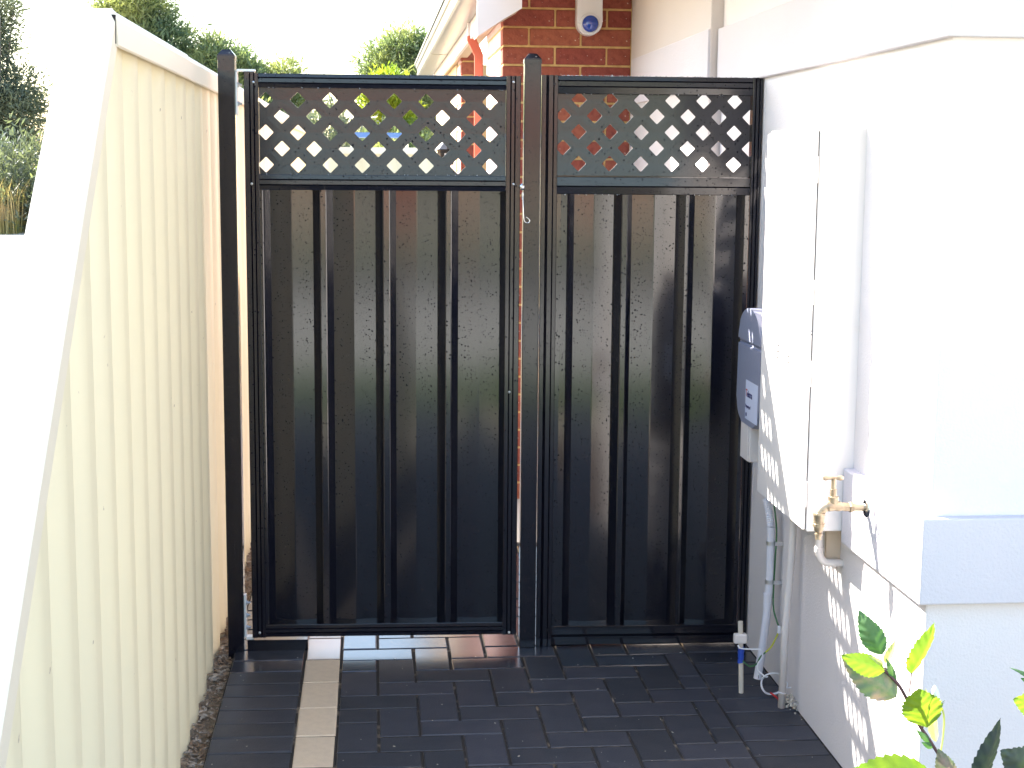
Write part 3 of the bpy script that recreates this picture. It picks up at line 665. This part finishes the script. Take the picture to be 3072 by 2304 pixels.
for z in (0.449, 0.327):
    bm = lathe(bmesh.new(), [(0, 0.0142), (0.012, 0.0142)], (0, 0, 1), (-0.0035, 0, z-0.006), 18); box(bm, 0.006, 0.031, -0.016, -0.013, z-0.006, z+0.006); obj('clamp', bm, GALV, cond, autos=40)
obj('end_slot', B(-0.0335, -0.0320, -0.0172, -0.0160, 0.022, 0.032), DARK, cond)

# ---- stake
st = empty('earthing_stake', (1.117, 4.42, 0), label='cream painted earth stake with plastic clamp and blue tape standing in the paving', cat='stake')
def q4(x, z, y=4.42): return Vector((x-1.117, y-4.42, z))
bm = tube(bmesh.new(), [q4(1.1185, -0.02), q4(1.115, 0.09), q4(1.109, 0.226)], 0.0077, 12); obj('rod', bm, TIMBER, st, autos=40)
bm = B(-0.0275, 0.013, -0.012, 0.010, 0.158, 0.1885, bev=0.005, seg=2); obj('clamp', bm, PIPEC, st)
bm = B(0.0135, 0.0175, -0.006, 0.004, 0.164, 0.182, bev=0.0015); obj('clamp_screw', bm, GALV, st)
bm = bmesh.new(); pp = []
tube(bm, [q4(1.1135+random.uniform(-0.001, 0.001), z) for z in [0.098+0.0045*i for i in range(11)]], [0.0092+random.uniform(-0.0006, 0.0016) for _ in range(11)], 12); obj('blue_tape', bm, TAPEB, st)
wr = empty('earth_wire', (1.2, 4.45, 0.1), label='green and yellow earth wire looping from the conduit to the blue taped stake', cat='wire')
def wq(*p): return [Vector(v)-Vector((1.2, 4.45, 0.1)) for v in p]
obj('green_length', tube(bmesh.new(), spline(wq((1.219, 4.484, 0.57), (1.231, 4.49, 0.486), (1.229, 4.49, 0.385), (1.228, 4.49, 0.257), (1.232, 4.46, 0.215), (1.236, 4.44, 0.198)), 5), 0.0026, 6), GREENW, wr, smooth=True)
obj('yellow_length', tube(bmesh.new(), spline(wq((1.233, 4.435, 0.186), (1.222, 4.43, 0.165), (1.207, 4.42, 0.144), (1.190, 4.42, 0.127)), 5), 0.0026, 6), YELW, wr, smooth=True)
obj('blue_green_length', tube(bmesh.new(), spline(wq((1.190, 4.42, 0.127), (1.175, 4.42, 0.113), (1.160, 4.41, 0.094), (1.141, 4.41, 0.087), (1.124, 4.412, 0.098), (1.118, 4.414, 0.104)), 5), 0.0026, 6), GREENW, wr, smooth=True)
obj('connector', B(1.229-1.2, 1.237-1.2, 4.428-4.45, 4.438-4.45, 0.182-0.1, 0.205-0.1, bev=0.001), WHITE, wr)
ww = empty('white_wire', (1.2, 4.40, 0.05), label='coiled white wire tied to the cream pipe near the paving', cat='wire')
def w2(*p): return [Vector(v)-Vector((1.2, 4.40, 0.05)) for v in p]
cc = Vector((1.2005, 4.37, 0.041))
coil = [(cc.x+(0.032+0.003*(a/6.28))*math.cos(a+2.2), 4.37+0.004*math.sin(3*a)-0.002*a/6, cc.z+0.004+(0.032+0.002*(a/6.28))*math.sin(a+2.2)) for a in [i*2*math.pi/14 for i in range(int(14*2.2))]]
obj('lead', tube(bmesh.new(), spline(w2((1.100, 4.405, 0.156), (1.104, 4.40, 0.149), (1.117, 4.40, 0.146), (1.145, 4.40, 0.144), (1.170, 4.40, 0.141), (1.176, 4.40, 0.124), (1.170, 4.40, 0.110), (1.162, 4.40, 0.098), (1.163, 4.395, 0.080), (1.180, 4.38, 0.064), (1.187, 4.375, 0.066)), 5), 0.0024, 6), WHITE, ww, smooth=True)
obj('coil', tube(bmesh.new(), spline(w2(*coil), 2), 0.0018, 5), WHITE, ww, smooth=True)
obj('tail', tube(bmesh.new(), spline(w2((1.221, 4.34, 0.078), (1.230, 4.31, 0.066), (1.226, 4.30, 0.056), (1.236, 4.29, 0.060)), 4), 0.0018, 5), WHITE, ww, smooth=True)
obj('red_end', tube(bmesh.new(), spline(w2((1.190, 4.35, 0.024), (1.202, 4.34, 0.016), (1.212, 4.33, 0.008)), 4), 0.003, 6), REDW, ww, smooth=True)
bm = bmesh.new()
for i in range(60):
    p = Vector((random.uniform(1.222, 1.250), random.uniform(4.22, 4.36), random.uniform(-0.002, 0.03))); bmesh.ops.create_icosphere(bm, subdivisions=1, radius=random.uniform(0.002, 0.006), matrix=Matrix.Translation(p))
tag(obj('mortar_crumbs', bm, TIMBER), 'crumbled mortar at the foot of the cream pipe', 'rubble', kind='stuff')

# ============================================================ BRICK WALL BEHIND
YB = 7.2
bw = empty('brick_wall', (0.605, YB, 0), label='red brick wall end with yellow mortar behind the gates', cat='wall')
obj('mortar_bed', B(0.004, 0.63, 0.004, 1.0, -0.1, 2.55), MORTAR, bw)
bcache = {}
def brickobj(x0, x1, y0, y1, z0, z1, par=None, name='brick', m=None):
    m = m or BRICK; key = tuple(round(v, 3) for v in (x1-x0, y1-y0, z1-z0)) + (m.name,)
    if key not in bcache:
        bm = B(-(x1-x0)/2, (x1-x0)/2, -(y1-y0)/2, (y1-y0)/2, -(z1-z0)/2, (z1-z0)/2, bev=0.003)
        me = bpy.data.meshes.new('brick'); bmesh.ops.recalc_face_normals(bm, faces=bm.faces[:]); bm.to_mesh(me); bm.free(); me.materials.append(m); bcache[key] = me
    o_ = bpy.data.objects.new(name, bcache[key]); C.objects.link(o_); o_.parent = par or bw
    o_.location = ((x0+x1)/2-0.605+random.uniform(-0.0008, 0.0008), (y0+y1)/2-YB+random.uniform(-0.0015, 0.0015), (z0+z1)/2); return o_
CH = 0.0857
for c in range(-26, 4):
    zb = 2.136 + c*CH + 0.005; zt = zb + 0.0757
    if zb < -0.05: continue
    if c % 2 == 0: xsb = [(0.605, 0.722), (0.732, 0.964), (0.974, 1.203)]
    else: xsb = [(0.605, 0.843), (0.853, 1.085), (1.095, 1.203)]
    for a, b in xsb: brickobj(a, b, YB-0.002, YB+0.11, zb, zt)
    ysb = [(YB+0.12, YB+0.352), (YB+0.362, YB+0.594), (YB+0.604, YB+0.836), (YB+0.846, YB+0.995)] if c % 2 == 0 else [(YB+0.12, YB+0.232), (YB+0.242, YB+0.474), (YB+0.484, YB+0.716), (YB+0.726, YB+0.995)]
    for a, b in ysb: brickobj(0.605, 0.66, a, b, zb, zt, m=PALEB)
# boxed eave end, gutter, fascia, soffit of the rear roof
er = empty('rear_roof_eave', (0.5, 8, 2.3), label='rear roof edge with pale gutter and boxed eave end above the brick wall', cat='roof')
def E(pts, y0, y1, m, name, bev=0.0):
    bm = prism(bmesh.new(), [(p[0]-0.5, p[1]-2.3) for p in pts], lambda p: (p[0], y0-8, p[1]), lambda p: (p[0], y1-8, p[1]))
    return obj(name, bm, m, er, autos=30)
E([(0.462, 2.152), (0.470, 2.152), (0.582, 2.226), (0.660, 2.272), (0.660, 2.75), (0.462, 2.55)], 6.85, 6.87, FASCIA, 'eave_end_board')
E([(0.472, 2.158), (0.582, 2.232), (0.66, 2.278), (0.66, 2.30), (0.472, 2.20)], 6.873, 7.18, SOFFIT, 'eave_end_soffit')
E([(0.408, 2.335), (0.400, 2.345), (0.398, 2.372), (0.404, 2.376), (0.400, 2.405), (0.392, 2.412), (0.386, 2.440), (0.392, 2.446), (0.52, 2.446), (0.52, 2.335), (0.515, 2.329), (0.425, 2.329)], 6.9, 10.6, GUTTER, 'gutter')
E([(0.408, 2.333), (0.398, 2.345), (0.396, 2.372), (0.402, 2.376), (0.398, 2.405), (0.390, 2.412), (0.384, 2.440), (0.390, 2.446), (0.52, 2.446), (0.52, 2.333), (0.515, 2.327), (0.425, 2.327)], 10.602, 13.6, GUTTER, 'gutter')
E([(0.5205, 2.246), (0.538, 2.246), (0.538, 2.45), (0.5205, 2.45)], 7.19, 13.6, FASCIA, 'fascia')
E([(0.5385, 2.256), (0.602, 2.256), (0.602, 2.264), (0.5385, 2.264)], 7.19, 13.6, SOFFIT, 'soffit')
E([(0.380, 2.448), (0.72, 2.60), (4.5, 4.2), (4.5, 4.24), (0.70, 2.64), (0.378, 2.466)], 6.87, 13.7, GUTTER, 'roof_sheet')
rw = empty('rear_house_wall', (0.57, 11, 0), label='cream wall and brick pier of the house beyond the brick wall', cat='wall')
obj('cream_wall', B(-0.004, 0.4, -0.60, 2.6, -0.1, 2.25), mat('warm_cream_render', (0.72, 0.56, 0.36), 0.8, 0.2), rw)
pier = obj('pier_core', B(0.006, 0.118, -1.194, -0.62, -0.1, 2.25), MORTAR, rw)
for c in range(27):
    zb = c*CH+0.01; half = c % 2
    for (a, b) in (((0.0, 0.114), ) if True else ()):
        o_ = brickobj(0.57+a, 0.57+b+0.01, 9.80, 9.91, zb, zb+0.0757, rw); o_.location = ((a+b)/2, 9.855-11, zb+0.038)
    for a, b in (((9.92, 10.15), (10.16, 10.37)) if half else ((9.92, 10.03), (10.04, 10.27))):
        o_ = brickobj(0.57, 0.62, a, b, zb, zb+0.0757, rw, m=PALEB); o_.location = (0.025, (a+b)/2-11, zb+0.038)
dp = empty('downpipe', (0.55, 8.25, 2.1), label='downpipe painted cream above and terracotta below, bent back to the brick wall', cat='downpipe')
def dseg(pts, m, name, y0=8.22, y1=8.27):
    bm = prism(bmesh.new(), [(p[0]-0.55, p[1]-2.1) for p in pts], lambda p: (p[0], y0-8.25, p[1]), lambda p: (p[0], y1-8.25, p[1]))
    bmesh.ops.bevel(bm, geom=bm.edges[:], offset=0.002, segments=1, affect='EDGES'); obj(name, bm, m, dp)
dseg([(0.505, 2.263), (0.546, 2.263), (0.546, 2.365), (0.505, 2.365)], FASCIA, 'upper_pipe')
dseg([(0.505, 2.262), (0.546, 2.262), (0.589, 2.166), (0.589, 0.0), (0.546, 0.0), (0.546, 2.160), (0.505, 2.240)], TERRA, 'lower_pipe')
# security camera
sc = empty('security_camera', (1.0, YB, 2.2), label='white rounded wall bracket with round blue lens high on the brick wall', cat='security camera')
bm = bmesh.new(); pts = [(0.0595*math.cos(a), 0.0595*math.sin(a)) for a in [math.pi+i*math.pi/16 for i in range(17)]]
pts = [(p[0], p[1]+0.044) for p in pts] + [(0.0595, 0.30), (-0.0595, 0.30)]
prism(bm, pts, lambda p: (p[0], -0.075, p[1]), lambda p: (p[0], -0.002, p[1])); es = [e for e in bm.edges if e.verts[0].co.y < -0.07 and e.verts[1].co.y < -0.07]
bmesh.ops.bevel(bm, geom=es, offset=0.012, segments=3, affect='EDGES'); obj('housing', bm, WHITE, sc, autos=35)
bm = lathe(bmesh.new(), [(0, 0.048), (0.010, 0.048), (0.012, 0.045), (0.0125, 0.041), (0.006, 0.040)], (0, -1, -0.12), (0.002, -0.072, 0.036), 28); obj('lens_ring', bm, WHITE, sc, autos=40)
bm = lathe(bmesh.new(), [(0, 0.0385), (0.008, 0.037), (0.018, 0.030), (0.026, 0.018), (0.030, 0.004)], (0, -1, -0.12), (0.002, -0.074, 0.036), 28); obj('lens', bm, BLUEL, sc, smooth=True)
# wall lantern seen through the lattice
ln = empty('wall_lantern', (0.50, 9.80, 1.66), label='small black wall lantern on the brick pier, seen through the lattice', cat='lantern')
obj('bracket', B(-0.01, 0.07, -0.02, 0.0, 0.03, 0.06), BLACKP, ln); bm = lathe(bmesh.new(), [(0, 0.02), (0.01, 0.045), (0.10, 0.060), (0.105, 0.07), (0.15, 0.02), (0.17, 0.006)], (0, 0, 1), (-0.03, -0.05, -0.08), 8); obj('lamp_head', bm, BLACKP, ln)
obj('pane', B(-0.045, -0.015, -0.105, -0.1, -0.05, 0.0), WHITE, ln)
# back fence
bf = empty('back_fence', (0, 17.5, 0), label='cream metal fence across the far end of the passage', cat='fence')
for i in range(-1, 14):
    bm = bmesh.new(); pr_ = None
    for k_ in range(21):
        x = 0.8*i + 0.8*k_/20; yv = 0.012*math.sin(k_/20*8*math.pi)
        vv = [bm.verts.new((x, yv, z)) for z in (0.0, 1.72)]
        if pr_: bm.faces.new((pr_[0], vv[0], vv[1], pr_[1]))
        pr_ = vv
    obj('corrugated_sheet', bm, CREAM, bf, smooth=True) if -3 < i < 6 or True else None
for i in range(0, 6): obj('cap_rail', B(2.35*i-0.8, 2.35*i+1.545, -0.035, 0.035, 1.70, 1.775), CREAMCAP, bf)
tarp = empty('blue_tarpaulin', (0.1, 18.6, 0), label='blue tarpaulin edge on a frame just above the far cream fence', cat='tarpaulin')
obj('sheet', B(-0.35, 0.34, -0.3, 0.3, 1.90, 1.955), BLUETARP, tarp)
for x in (-0.33, 0.32): obj('leg', B(x-0.02, x+0.02, -0.02, 0.02, -0.08, 1.90), GALV, tarp)

# ============================================================ TREES
import numpy as np
rng = np.random.default_rng(5)
def leaves_mesh(name, blobs, n, ln_, wd, m, parent, kind=None, tuft=9, upw=0.4):
    """n leaves gathered in tufts that sit in the outer part of the blobs"""
    bl = np.array([b[:6] for b in blobs]); vol = bl[:, 3]*bl[:, 4]*bl[:, 5]; p = vol**0.75; p /= p.sum()
    nt = n//tuft; pick = rng.choice(len(bl), nt, p=p)
    d = rng.normal(size=(nt, 3)); d /= np.linalg.norm(d, axis=1)[:, None]
    r = rng.random(nt)**0.38*np.where(rng.random(nt) < 0.10, 1.28, 1.0); lump = 1+0.22*np.sin(d[:, 0]*7+pick)*np.cos(d[:, 2]*6+pick*2)
    c = bl[pick, :3] + d*bl[pick, 3:6]*(r*lump)[:, None]
    cc_ = np.repeat(c, tuft, 0); dd = np.repeat(d, tuft, 0)
    N = len(cc_)
    dirv = dd*0.8 + rng.normal(size=(N, 3))*0.7 + np.array([0, 0, upw]); dirv /= np.linalg.norm(dirv, axis=1)[:, None]
    base = cc_ + rng.normal(size=(N, 3))*ln_*0.55
    side = np.cross(dirv, rng.normal(size=(N, 3))); side /= np.linalg.norm(side, axis=1)[:, None]
    L_ = ln_*rng.uniform(0.6, 1.3, N)[:, None]; W_ = wd*rng.uniform(0.6, 1.3, N)[:, None]
    v = np.stack([base - side*W_*0.3, base + dirv*L_*0.5 - side*W_*0.5, base + dirv*L_, base + dirv*L_*0.5 + side*W_*0.5], 1).reshape(-1, 3)
    me = bpy.data.meshes.new(name); me.vertices.add(N*4); me.vertices.foreach_set('co', v.astype(np.float32).ravel())
    me.loops.add(N*4); me.loops.foreach_set('vertex_index', np.arange(N*4, dtype=np.int32))
    me.polygons.add(N); me.polygons.foreach_set('loop_start', np.arange(0, N*4, 4, dtype=np.int32)); me.polygons.foreach_set('loop_total', np.full(N, 4, np.int32))
    me.update(); me.validate(); o_ = link(name, me, m, parent)
    if kind: o_['kind'] = kind
    return o_
def tree(name, loc, blobs, n, m, label, cat='tree', group=None, ln_=0.16, wd=0.035, trunk=0.12, limbs=10, upw=0.4, bare=0):
    e = empty(name, loc, label=label, cat=cat, group=group)
    zt = min(b[2]-b[5]*0.4 for b in blobs); cx = sum(b[0] for b in blobs)/len(blobs)
    bm = bmesh.new()
    tube(bm, spline([(0, 0, -0.1), (0.08, 0.02, zt*0.5), (cx*0.4, 0, zt+0.1), (cx*0.8, 0, zt+0.8)], 4), [trunk*(1-i*0.055) for i in range(13)], 8)
    obj('trunk', bm, BARK, e, smooth=True)
    bm = bmesh.new()
    for i in range(limbs):
        b = random.choice(blobs); h = random.uniform(0.45, 1.0)*zt
        end = Vector((b[0]+random.uniform(-1, 1)*b[3]*0.8, b[1]+random.uniform(-1, 1)*b[4]*0.7, b[2]+random.uniform(-0.6, 0.9)*b[5]))
        st_ = Vector((cx*0.35, 0, h)); mid = st_.lerp(end, 0.5)+Vector((random.uniform(-0.2, 0.2), 0, -0.15))
        tube(bm, spline([st_, mid, end], 4), [trunk*0.42*(1-i_*0.1) for i_ in range(9)], 5)
    for i in range(bare):
        b = blobs[0]; x = b[0]+random.uniform(-0.8, 0.8)*b[3]; z = b[2]+b[5]*0.6
        tube(bm, [(x, 0, z), (x+random.uniform(-.2, .2), 0, z+b[5]*0.5), (x+random.uniform(-.4, .4), 0, z+b[5]*random.uniform(0.7, 1.0))], [0.015, 0.01, 0.004], 4)
    obj('branch', bm, BARK, e, smooth=True)
    leaves_mesh('crown', blobs, n, ln_, wd, m, e, upw=upw); return e
T = lambda x, z, rx, rz, ry=None: (x, 0, z, rx, ry or rx, rz)
TG = 'trees beyond the fences'
# far left tree: x -7.9..-6.0 at Y=30, tall
tree('tall_tree', (-7.4, 30, 0), [T(0.5, 1.3, 0.9, 0.6), T(0.35, 2.4, 1.05, 0.7), T(0.55, 2.9, 0.75, 0.45), T(-0.1, 3.6, 0.8, 0.5), T(0.45, 3.95, 0.45, 0.4), T(-0.4, 4.6, 0.9, 0.55), T(0.45, 4.45, 0.42, 0.28), T(-0.7, 2.2, 1.0, 1.4), T(-0.2, 1.6, 0.9, 0.5), T(0.55, 1.9, 0.45, 0.5)],
     50000, FOL1, 'tall dark tree with thin grey trunk at the far left edge', ln_=0.13, wd=0.030, trunk=0.09, limbs=26, upw=0.15)
tree('bushy_tree', (-4.5, 30, 0), [T(0.2, 4.6, 0.62, 0.55), T(-0.35, 4.35, 0.35, 0.3), T(0.5, 3.7, 0.6, 0.65), T(0.75, 3.2, 0.6, 0.5), T(0.1, 3.9, 0.55, 0.6), T(0.3, 2.8, 0.9, 0.6)],
     26000, FOL2, 'bushy yellow green tree standing highest behind the cream fence', ln_=0.15, wd=0.032)
tree('bushy_tree', (-2.95, 30, 0), [T(0.0, 3.35, 0.75, 0.42), T(0.55, 3.15, 0.6, 0.38), T(-0.55, 3.3, 0.45, 0.35), T(0.1, 2.6, 1.0, 0.6), T(-0.05, 3.75, 0.2, 0.22)],
     24000, FOL2, 'low rounded tree with bare twigs on top, behind the left gate post', ln_=0.14, wd=0.030, bare=12)
tree('small_tree', (-1.62, 30, 0), [T(0.0, 3.25, 0.30, 0.30), T(0.15, 2.8, 0.5, 0.4), T(-0.2, 2.6, 0.5, 0.4)],
     7000, FOL2, 'small tree top just showing over the gate', ln_=0.13, wd=0.03, trunk=0.05)
tree('bushy_tree', (0.55, 30, 0), [T(0.05, 3.75, 0.45, 0.45), T(0.45, 3.55, 0.45, 0.45), T(-0.35, 3.35, 0.42, 0.45), T(0.1, 3.0, 0.75, 0.5), T(0.7, 2.9, 0.5, 0.5), T(0.0, 2.3, 0.8, 0.5)],
     26000, FOL2, 'bushy green tree between the gate top and the rear roof', ln_=0.14, wd=0.03)
tree('flowering_bush', (0.28, 27, 0), [T(0.0, 2.95, 0.27, 0.20), T(-0.2, 2.75, 0.35, 0.25), T(0.1, 2.5, 0.4, 0.35)],
     6000, FOL3, 'bright yellow green bush top in front of the bushy tree', 'bush', ln_=0.12, wd=0.03, trunk=0.04)
for i, (x, h, s) in enumerate(((-5.8, 1.9, 1.1), (-3.9, 2.1, 1.1), (-2.3, 2.2, 0.95), (-0.9, 2.35, 0.9), (0.6, 2.1, 1.1), (2.0, 2.3, 1.0), (3.4, 2.0, 1.1))):
    tree('hedge_bush', (x, 26+random.uniform(-1.5, 1.5), 0), [T(0, h*0.72, s, h*0.36), T(0.3, h*0.45, s, h*0.4)], 9000, (FOL1, FOL2, FOL2)[i % 3],
         ('dark bush at the far left of the row beyond the far fence', 'second bush from the left in the row beyond the far fence', 'third bush from the left in the row beyond the far fence', 'dark middle bush of the row beyond the far fence, left of the blue tarpaulin', 'green bush of the row beyond the far fence behind the blue tarpaulin', 'second bush from the right in the row beyond the far fence', 'rightmost bush of the row, hidden behind the house')[i], 'bush', 'bushes beyond the far fence', ln_=0.13, wd=0.035, trunk=0.05, limbs=4)
bm = bmesh.new()
for i in range(1500):
    x, y = random.uniform(-6.9, -5.5), random.uniform(24.3, 26.0); h = random.uniform(0.5, 0.95); a = random.uniform(0, 6.28); l = random.uniform(0.05, 0.4)
    w = Vector((math.cos(a+1.6), math.sin(a+1.6), 0))*0.008; b0 = Vector((x, y, 0.43)); m1 = b0+Vector((math.cos(a)*l*0.3, math.sin(a)*l*0.3, h*0.7)); tpv = b0+Vector((math.cos(a)*l, math.sin(a)*l, h))
    vv = [bm.verts.new(p) for p in (b0-w, b0+w, m1+w*0.8, m1-w*0.8, tpv)]; bm.faces.new(vv[:4]); bm.faces.new((vv[3], vv[2], vv[4]))
tag(obj('dry_grass', bm, STRAW), 'tall dry straw coloured grass under the tree at the far left', 'grass', kind='stuff')

# ============================================================ HIBISCUS
hb = empty('hibiscus_plant', (1.42, 2.75, 0), label='young shrub with toothed green leaves and one bud in front of the white wall', cat='plant')
HO = Vector((1.42, 2.75, 0))
def leaf(base, tip, width, m, roll=0.0, fold=0.5, bend=0.12, name='leaf', teeth=11, cup=0.0):
    base, tip = Vector(base), Vector(tip); ax = tip-base; L_ = ax.length; ax.normalize()
    view = Vector((0.35, 0.93, -0.1)); sd = ax.cross(view).normalized(); nr = sd.cross(ax).normalized()
    R_ = Matrix.Rotation(roll, 3, ax); sd = R_ @ sd; nr = R_ @ nr
    bm = bmesh.new(); rows = []; n = teeth*4; KK = [i/5 for i in range(-5, 6)]
    for i in range(n+1):
        t = i/n; w = width*(math.sin(math.pi*min(1, t**0.72))**0.8)*(1-0.22*t)
        saw = (i % 4)/4
        if 0 < i < n: w *= 0.88 + 0.14*saw
        c_ = base + ax*L_*t + nr*(-bend*L_*4*t*(1-t))
        row = []
        for k_ in KK:
            ak = abs(k_)
            wob = 0.032*width*math.sin(2*math.pi*(t*5.5-ak*0.9))*min(1, ak*2.5) + 0.05*width*math.sin(t*9+k_*2)*ak
            off_ = sd*(w*k_*math.cos(fold)) + nr*(ak*w*math.sin(fold)+wob - cup*w*k_*k_) + ax*(w*0.16*ak)
            row.append(bm.verts.new(c_+off_-HO))
        rows.append(row)
    for i in range(n):
        for k_ in range(10): bm.faces.new((rows[i][k_], rows[i][k_+1], rows[i+1][k_+1], rows[i+1][k_]))
    bmesh.ops.remove_doubles(bm, verts=bm.verts[:], dist=1e-5)
    return obj(name, bm, m, hb, smooth=True)
def stem(pts, r, name='stem', m=None): return obj(name, tube(bmesh.new(), spline([Vector(p)-HO for p in pts], 5), r, 7), m or TWIG, hb, smooth=True)
stem([(1.36, 2.75, -0.05), (1.24, 2.75, 0.22), (1.15, 2.75, 0.37), (1.107, 2.75, 0.44), (1.091, 2.75, 0.465), (1.068, 2.75, 0.50), (1.042, 2.75, 0.537), (1.02, 2.75, 0.582), (1.0, 2.75, 0.614), (0.972, 2.75, 0.641)], 0.0032)
stem([(1.024, 2.75, 0.585), (1.026, 2.745, 0.635)], 0.0012, 'petiole'); stem([(1.055, 2.75, 0.522), (1.052, 2.74, 0.538)], 0.0014, 'petiole')
stem([(1.091, 2.75, 0.465), (1.096, 2.75, 0.50), (1.0955, 2.75, 0.548), (1.082, 2.75, 0.575)], 0.0019, 'bud_stem', HIBP)
leaf((0.971, 2.742, 0.640), (0.8775, 2.72, 0.681), 0.026, HIBY, 0.30, 0.30, 0.04)
leaf((0.999, 2.748, 0.586), (0.898, 2.78, 0.660), 0.040, HIBM, 0.15, 0.25, 0.08)
leaf((0.975, 2.77, 0.664), (0.936, 2.80, 0.744), 0.029, HIBG, -0.2, 0.2, 0.08)
leaf((0.973, 2.746, 0.655), (0.985, 2.73, 0.706), 0.011, HIBP, 0.3, 0.5, 0.1, teeth=6); leaf((0.972, 2.75, 0.650), (0.938, 2.74, 0.672), 0.007, HIBP, 0.4, 0.4, 0.2, teeth=5)
leaf((0.999, 2.752, 0.614), (0.972, 2.74, 0.668), 0.010, HIBG, 0.5, 0.5, 0.05, teeth=5)
leaf((1.026, 2.748, 0.632), (1.056, 2.72, 0.742), 0.031, HIBY, 0.75, 0.55, 0.08)
leaf((1.053, 2.725, 0.533), (1.028, 2.715, 0.614), 0.048, HIBY, 0.1, 0.35, 0.0, cup=0.1)
leaf((1.089, 2.765, 0.488), (1.072, 2.79, 0.588), 0.016, HIBP, 0.6, 0.5, 0.05, teeth=8)
leaf((1.072, 2.75, 0.492), (1.037, 2.74, 0.524), 0.008, HIBG, 0.3, 0.4, 0.1, teeth=5); leaf((1.078, 2.75, 0.482), (1.050, 2.74, 0.498), 0.008, HIBG, 0.2, 0.4, 0.1, teeth=5)
leaf((1.118, 2.74, 0.405), (1.075, 2.72, 0.492), 0.026, HIBM, 0.3, 0.35, 0.05)
leaf((1.070, 2.72, 0.430), (0.868, 2.70, 0.440), 0.056, HIBY, 0.15, 0.15, 0.0)
leaf((1.160, 2.74, 0.392), (1.187, 2.70, 0.558), 0.030, HIBD, 0.5, 0.5, 0.05)
leaf((1.300, 2.74, 0.420), (1.199, 2.72, 0.484), 0.046, HIBD, 0.2, 0.3, 0.06)
leaf((1.270, 2.74, 0.400), (1.232, 2.70, 0.450), 0.018, HIBY, 0.2, 0.3, 0.05)
leaf((1.310, 2.74, 0.560), (1.219, 2.72, 0.586), 0.036, HIBY, 0.1, 0.2, 0.05)
leaf((1.290, 2.74, 0.590), (1.212, 2.73, 0.647), 0.010, HIBG, 0.6, 0.5, 0.25); leaf((1.290, 2.74, 0.600), (1.236, 2.73, 0.625), 0.014, HIBG, 0.3, 0.4, 0.1)
stem([(1.36, 2.75, -0.05), (1.32, 2.75, 0.25), (1.31, 2.75, 0.45), (1.29, 2.75, 0.60)], 0.003)
bud = obj('bud', lathe(bmesh.new(), [(0, 0.003), (0.006, 0.0062), (0.016, 0.0075), (0.026, 0.0058), (0.033, 0.001)], (-0.22, 0, 1), Vector((1.081, 2.75, 0.575))-HO, 12), mat('white_bud', (0.8, 0.78, 0.76), 0.5), hb, smooth=True)
for k_ in range(7):
    a = k_*0.9; d_ = Vector((math.cos(a), math.sin(a), 0.05)); p0 = Vector((1.0815, 2.75, 0.574))
    obj('sepal', tube(bmesh.new(), [p0-HO, p0+d_*0.008+Vector((0, 0, -0.002))-HO, p0+d_*0.015+Vector((0, 0, 0.002))-HO], [0.001, 0.0008, 0.0003], 5), HIBG, bud) if False else obj('sepal', tube(bmesh.new(), [p0-HO, p0+d_*0.008+Vector((0, 0, -0.002))-HO, p0+d_*0.015+Vector((0, 0, 0.002))-HO], [0.0011, 0.0009, 0.0003], 5), HIBG, bud)
tag(obj('garden_bed', B(1.262, 5.0, 0.8, 3.245, -0.08, -0.01), EARTH), kind='structure')

# ============================================================ BEHIND THE CAMERA (seen only in the gloss of the gates)
hs = empty('street_house', (-3, -36, 0), label='beige and red brick house across the road behind the viewer, outside the frame', cat='house')
obj('wall', B(-9, 7, -6, 0, 0, 2.6), mat('beige_wall', (0.52, 0.42, 0.31), 0.8, 0.2), hs)
obj('brick_panel', B(-9.05, -4, -0.02, 0.12, 0, 2.2), BRICK, hs)
obj('roof', prism(bmesh.new(), [(0.7, 2.55), (-3, 3.9), (-6.7, 2.55)], lambda p: (-9.8, p[0], p[1]), lambda p: (7.8, p[0], p[1])), TERRA, hs)
for x in (-2.6, 3.2):
    w_ = obj('window', B(x, x+1.9, 0.0, 0.05, 0.9, 2.2), WHITE, hs); obj('pane', B(x+0.07, x+1.83, 0.052, 0.06, 0.97, 2.13), GLASSD, w_)
obj('door', B(0.6, 1.5, 0.0, 0.06, 0, 2.1), TERRA, hs)
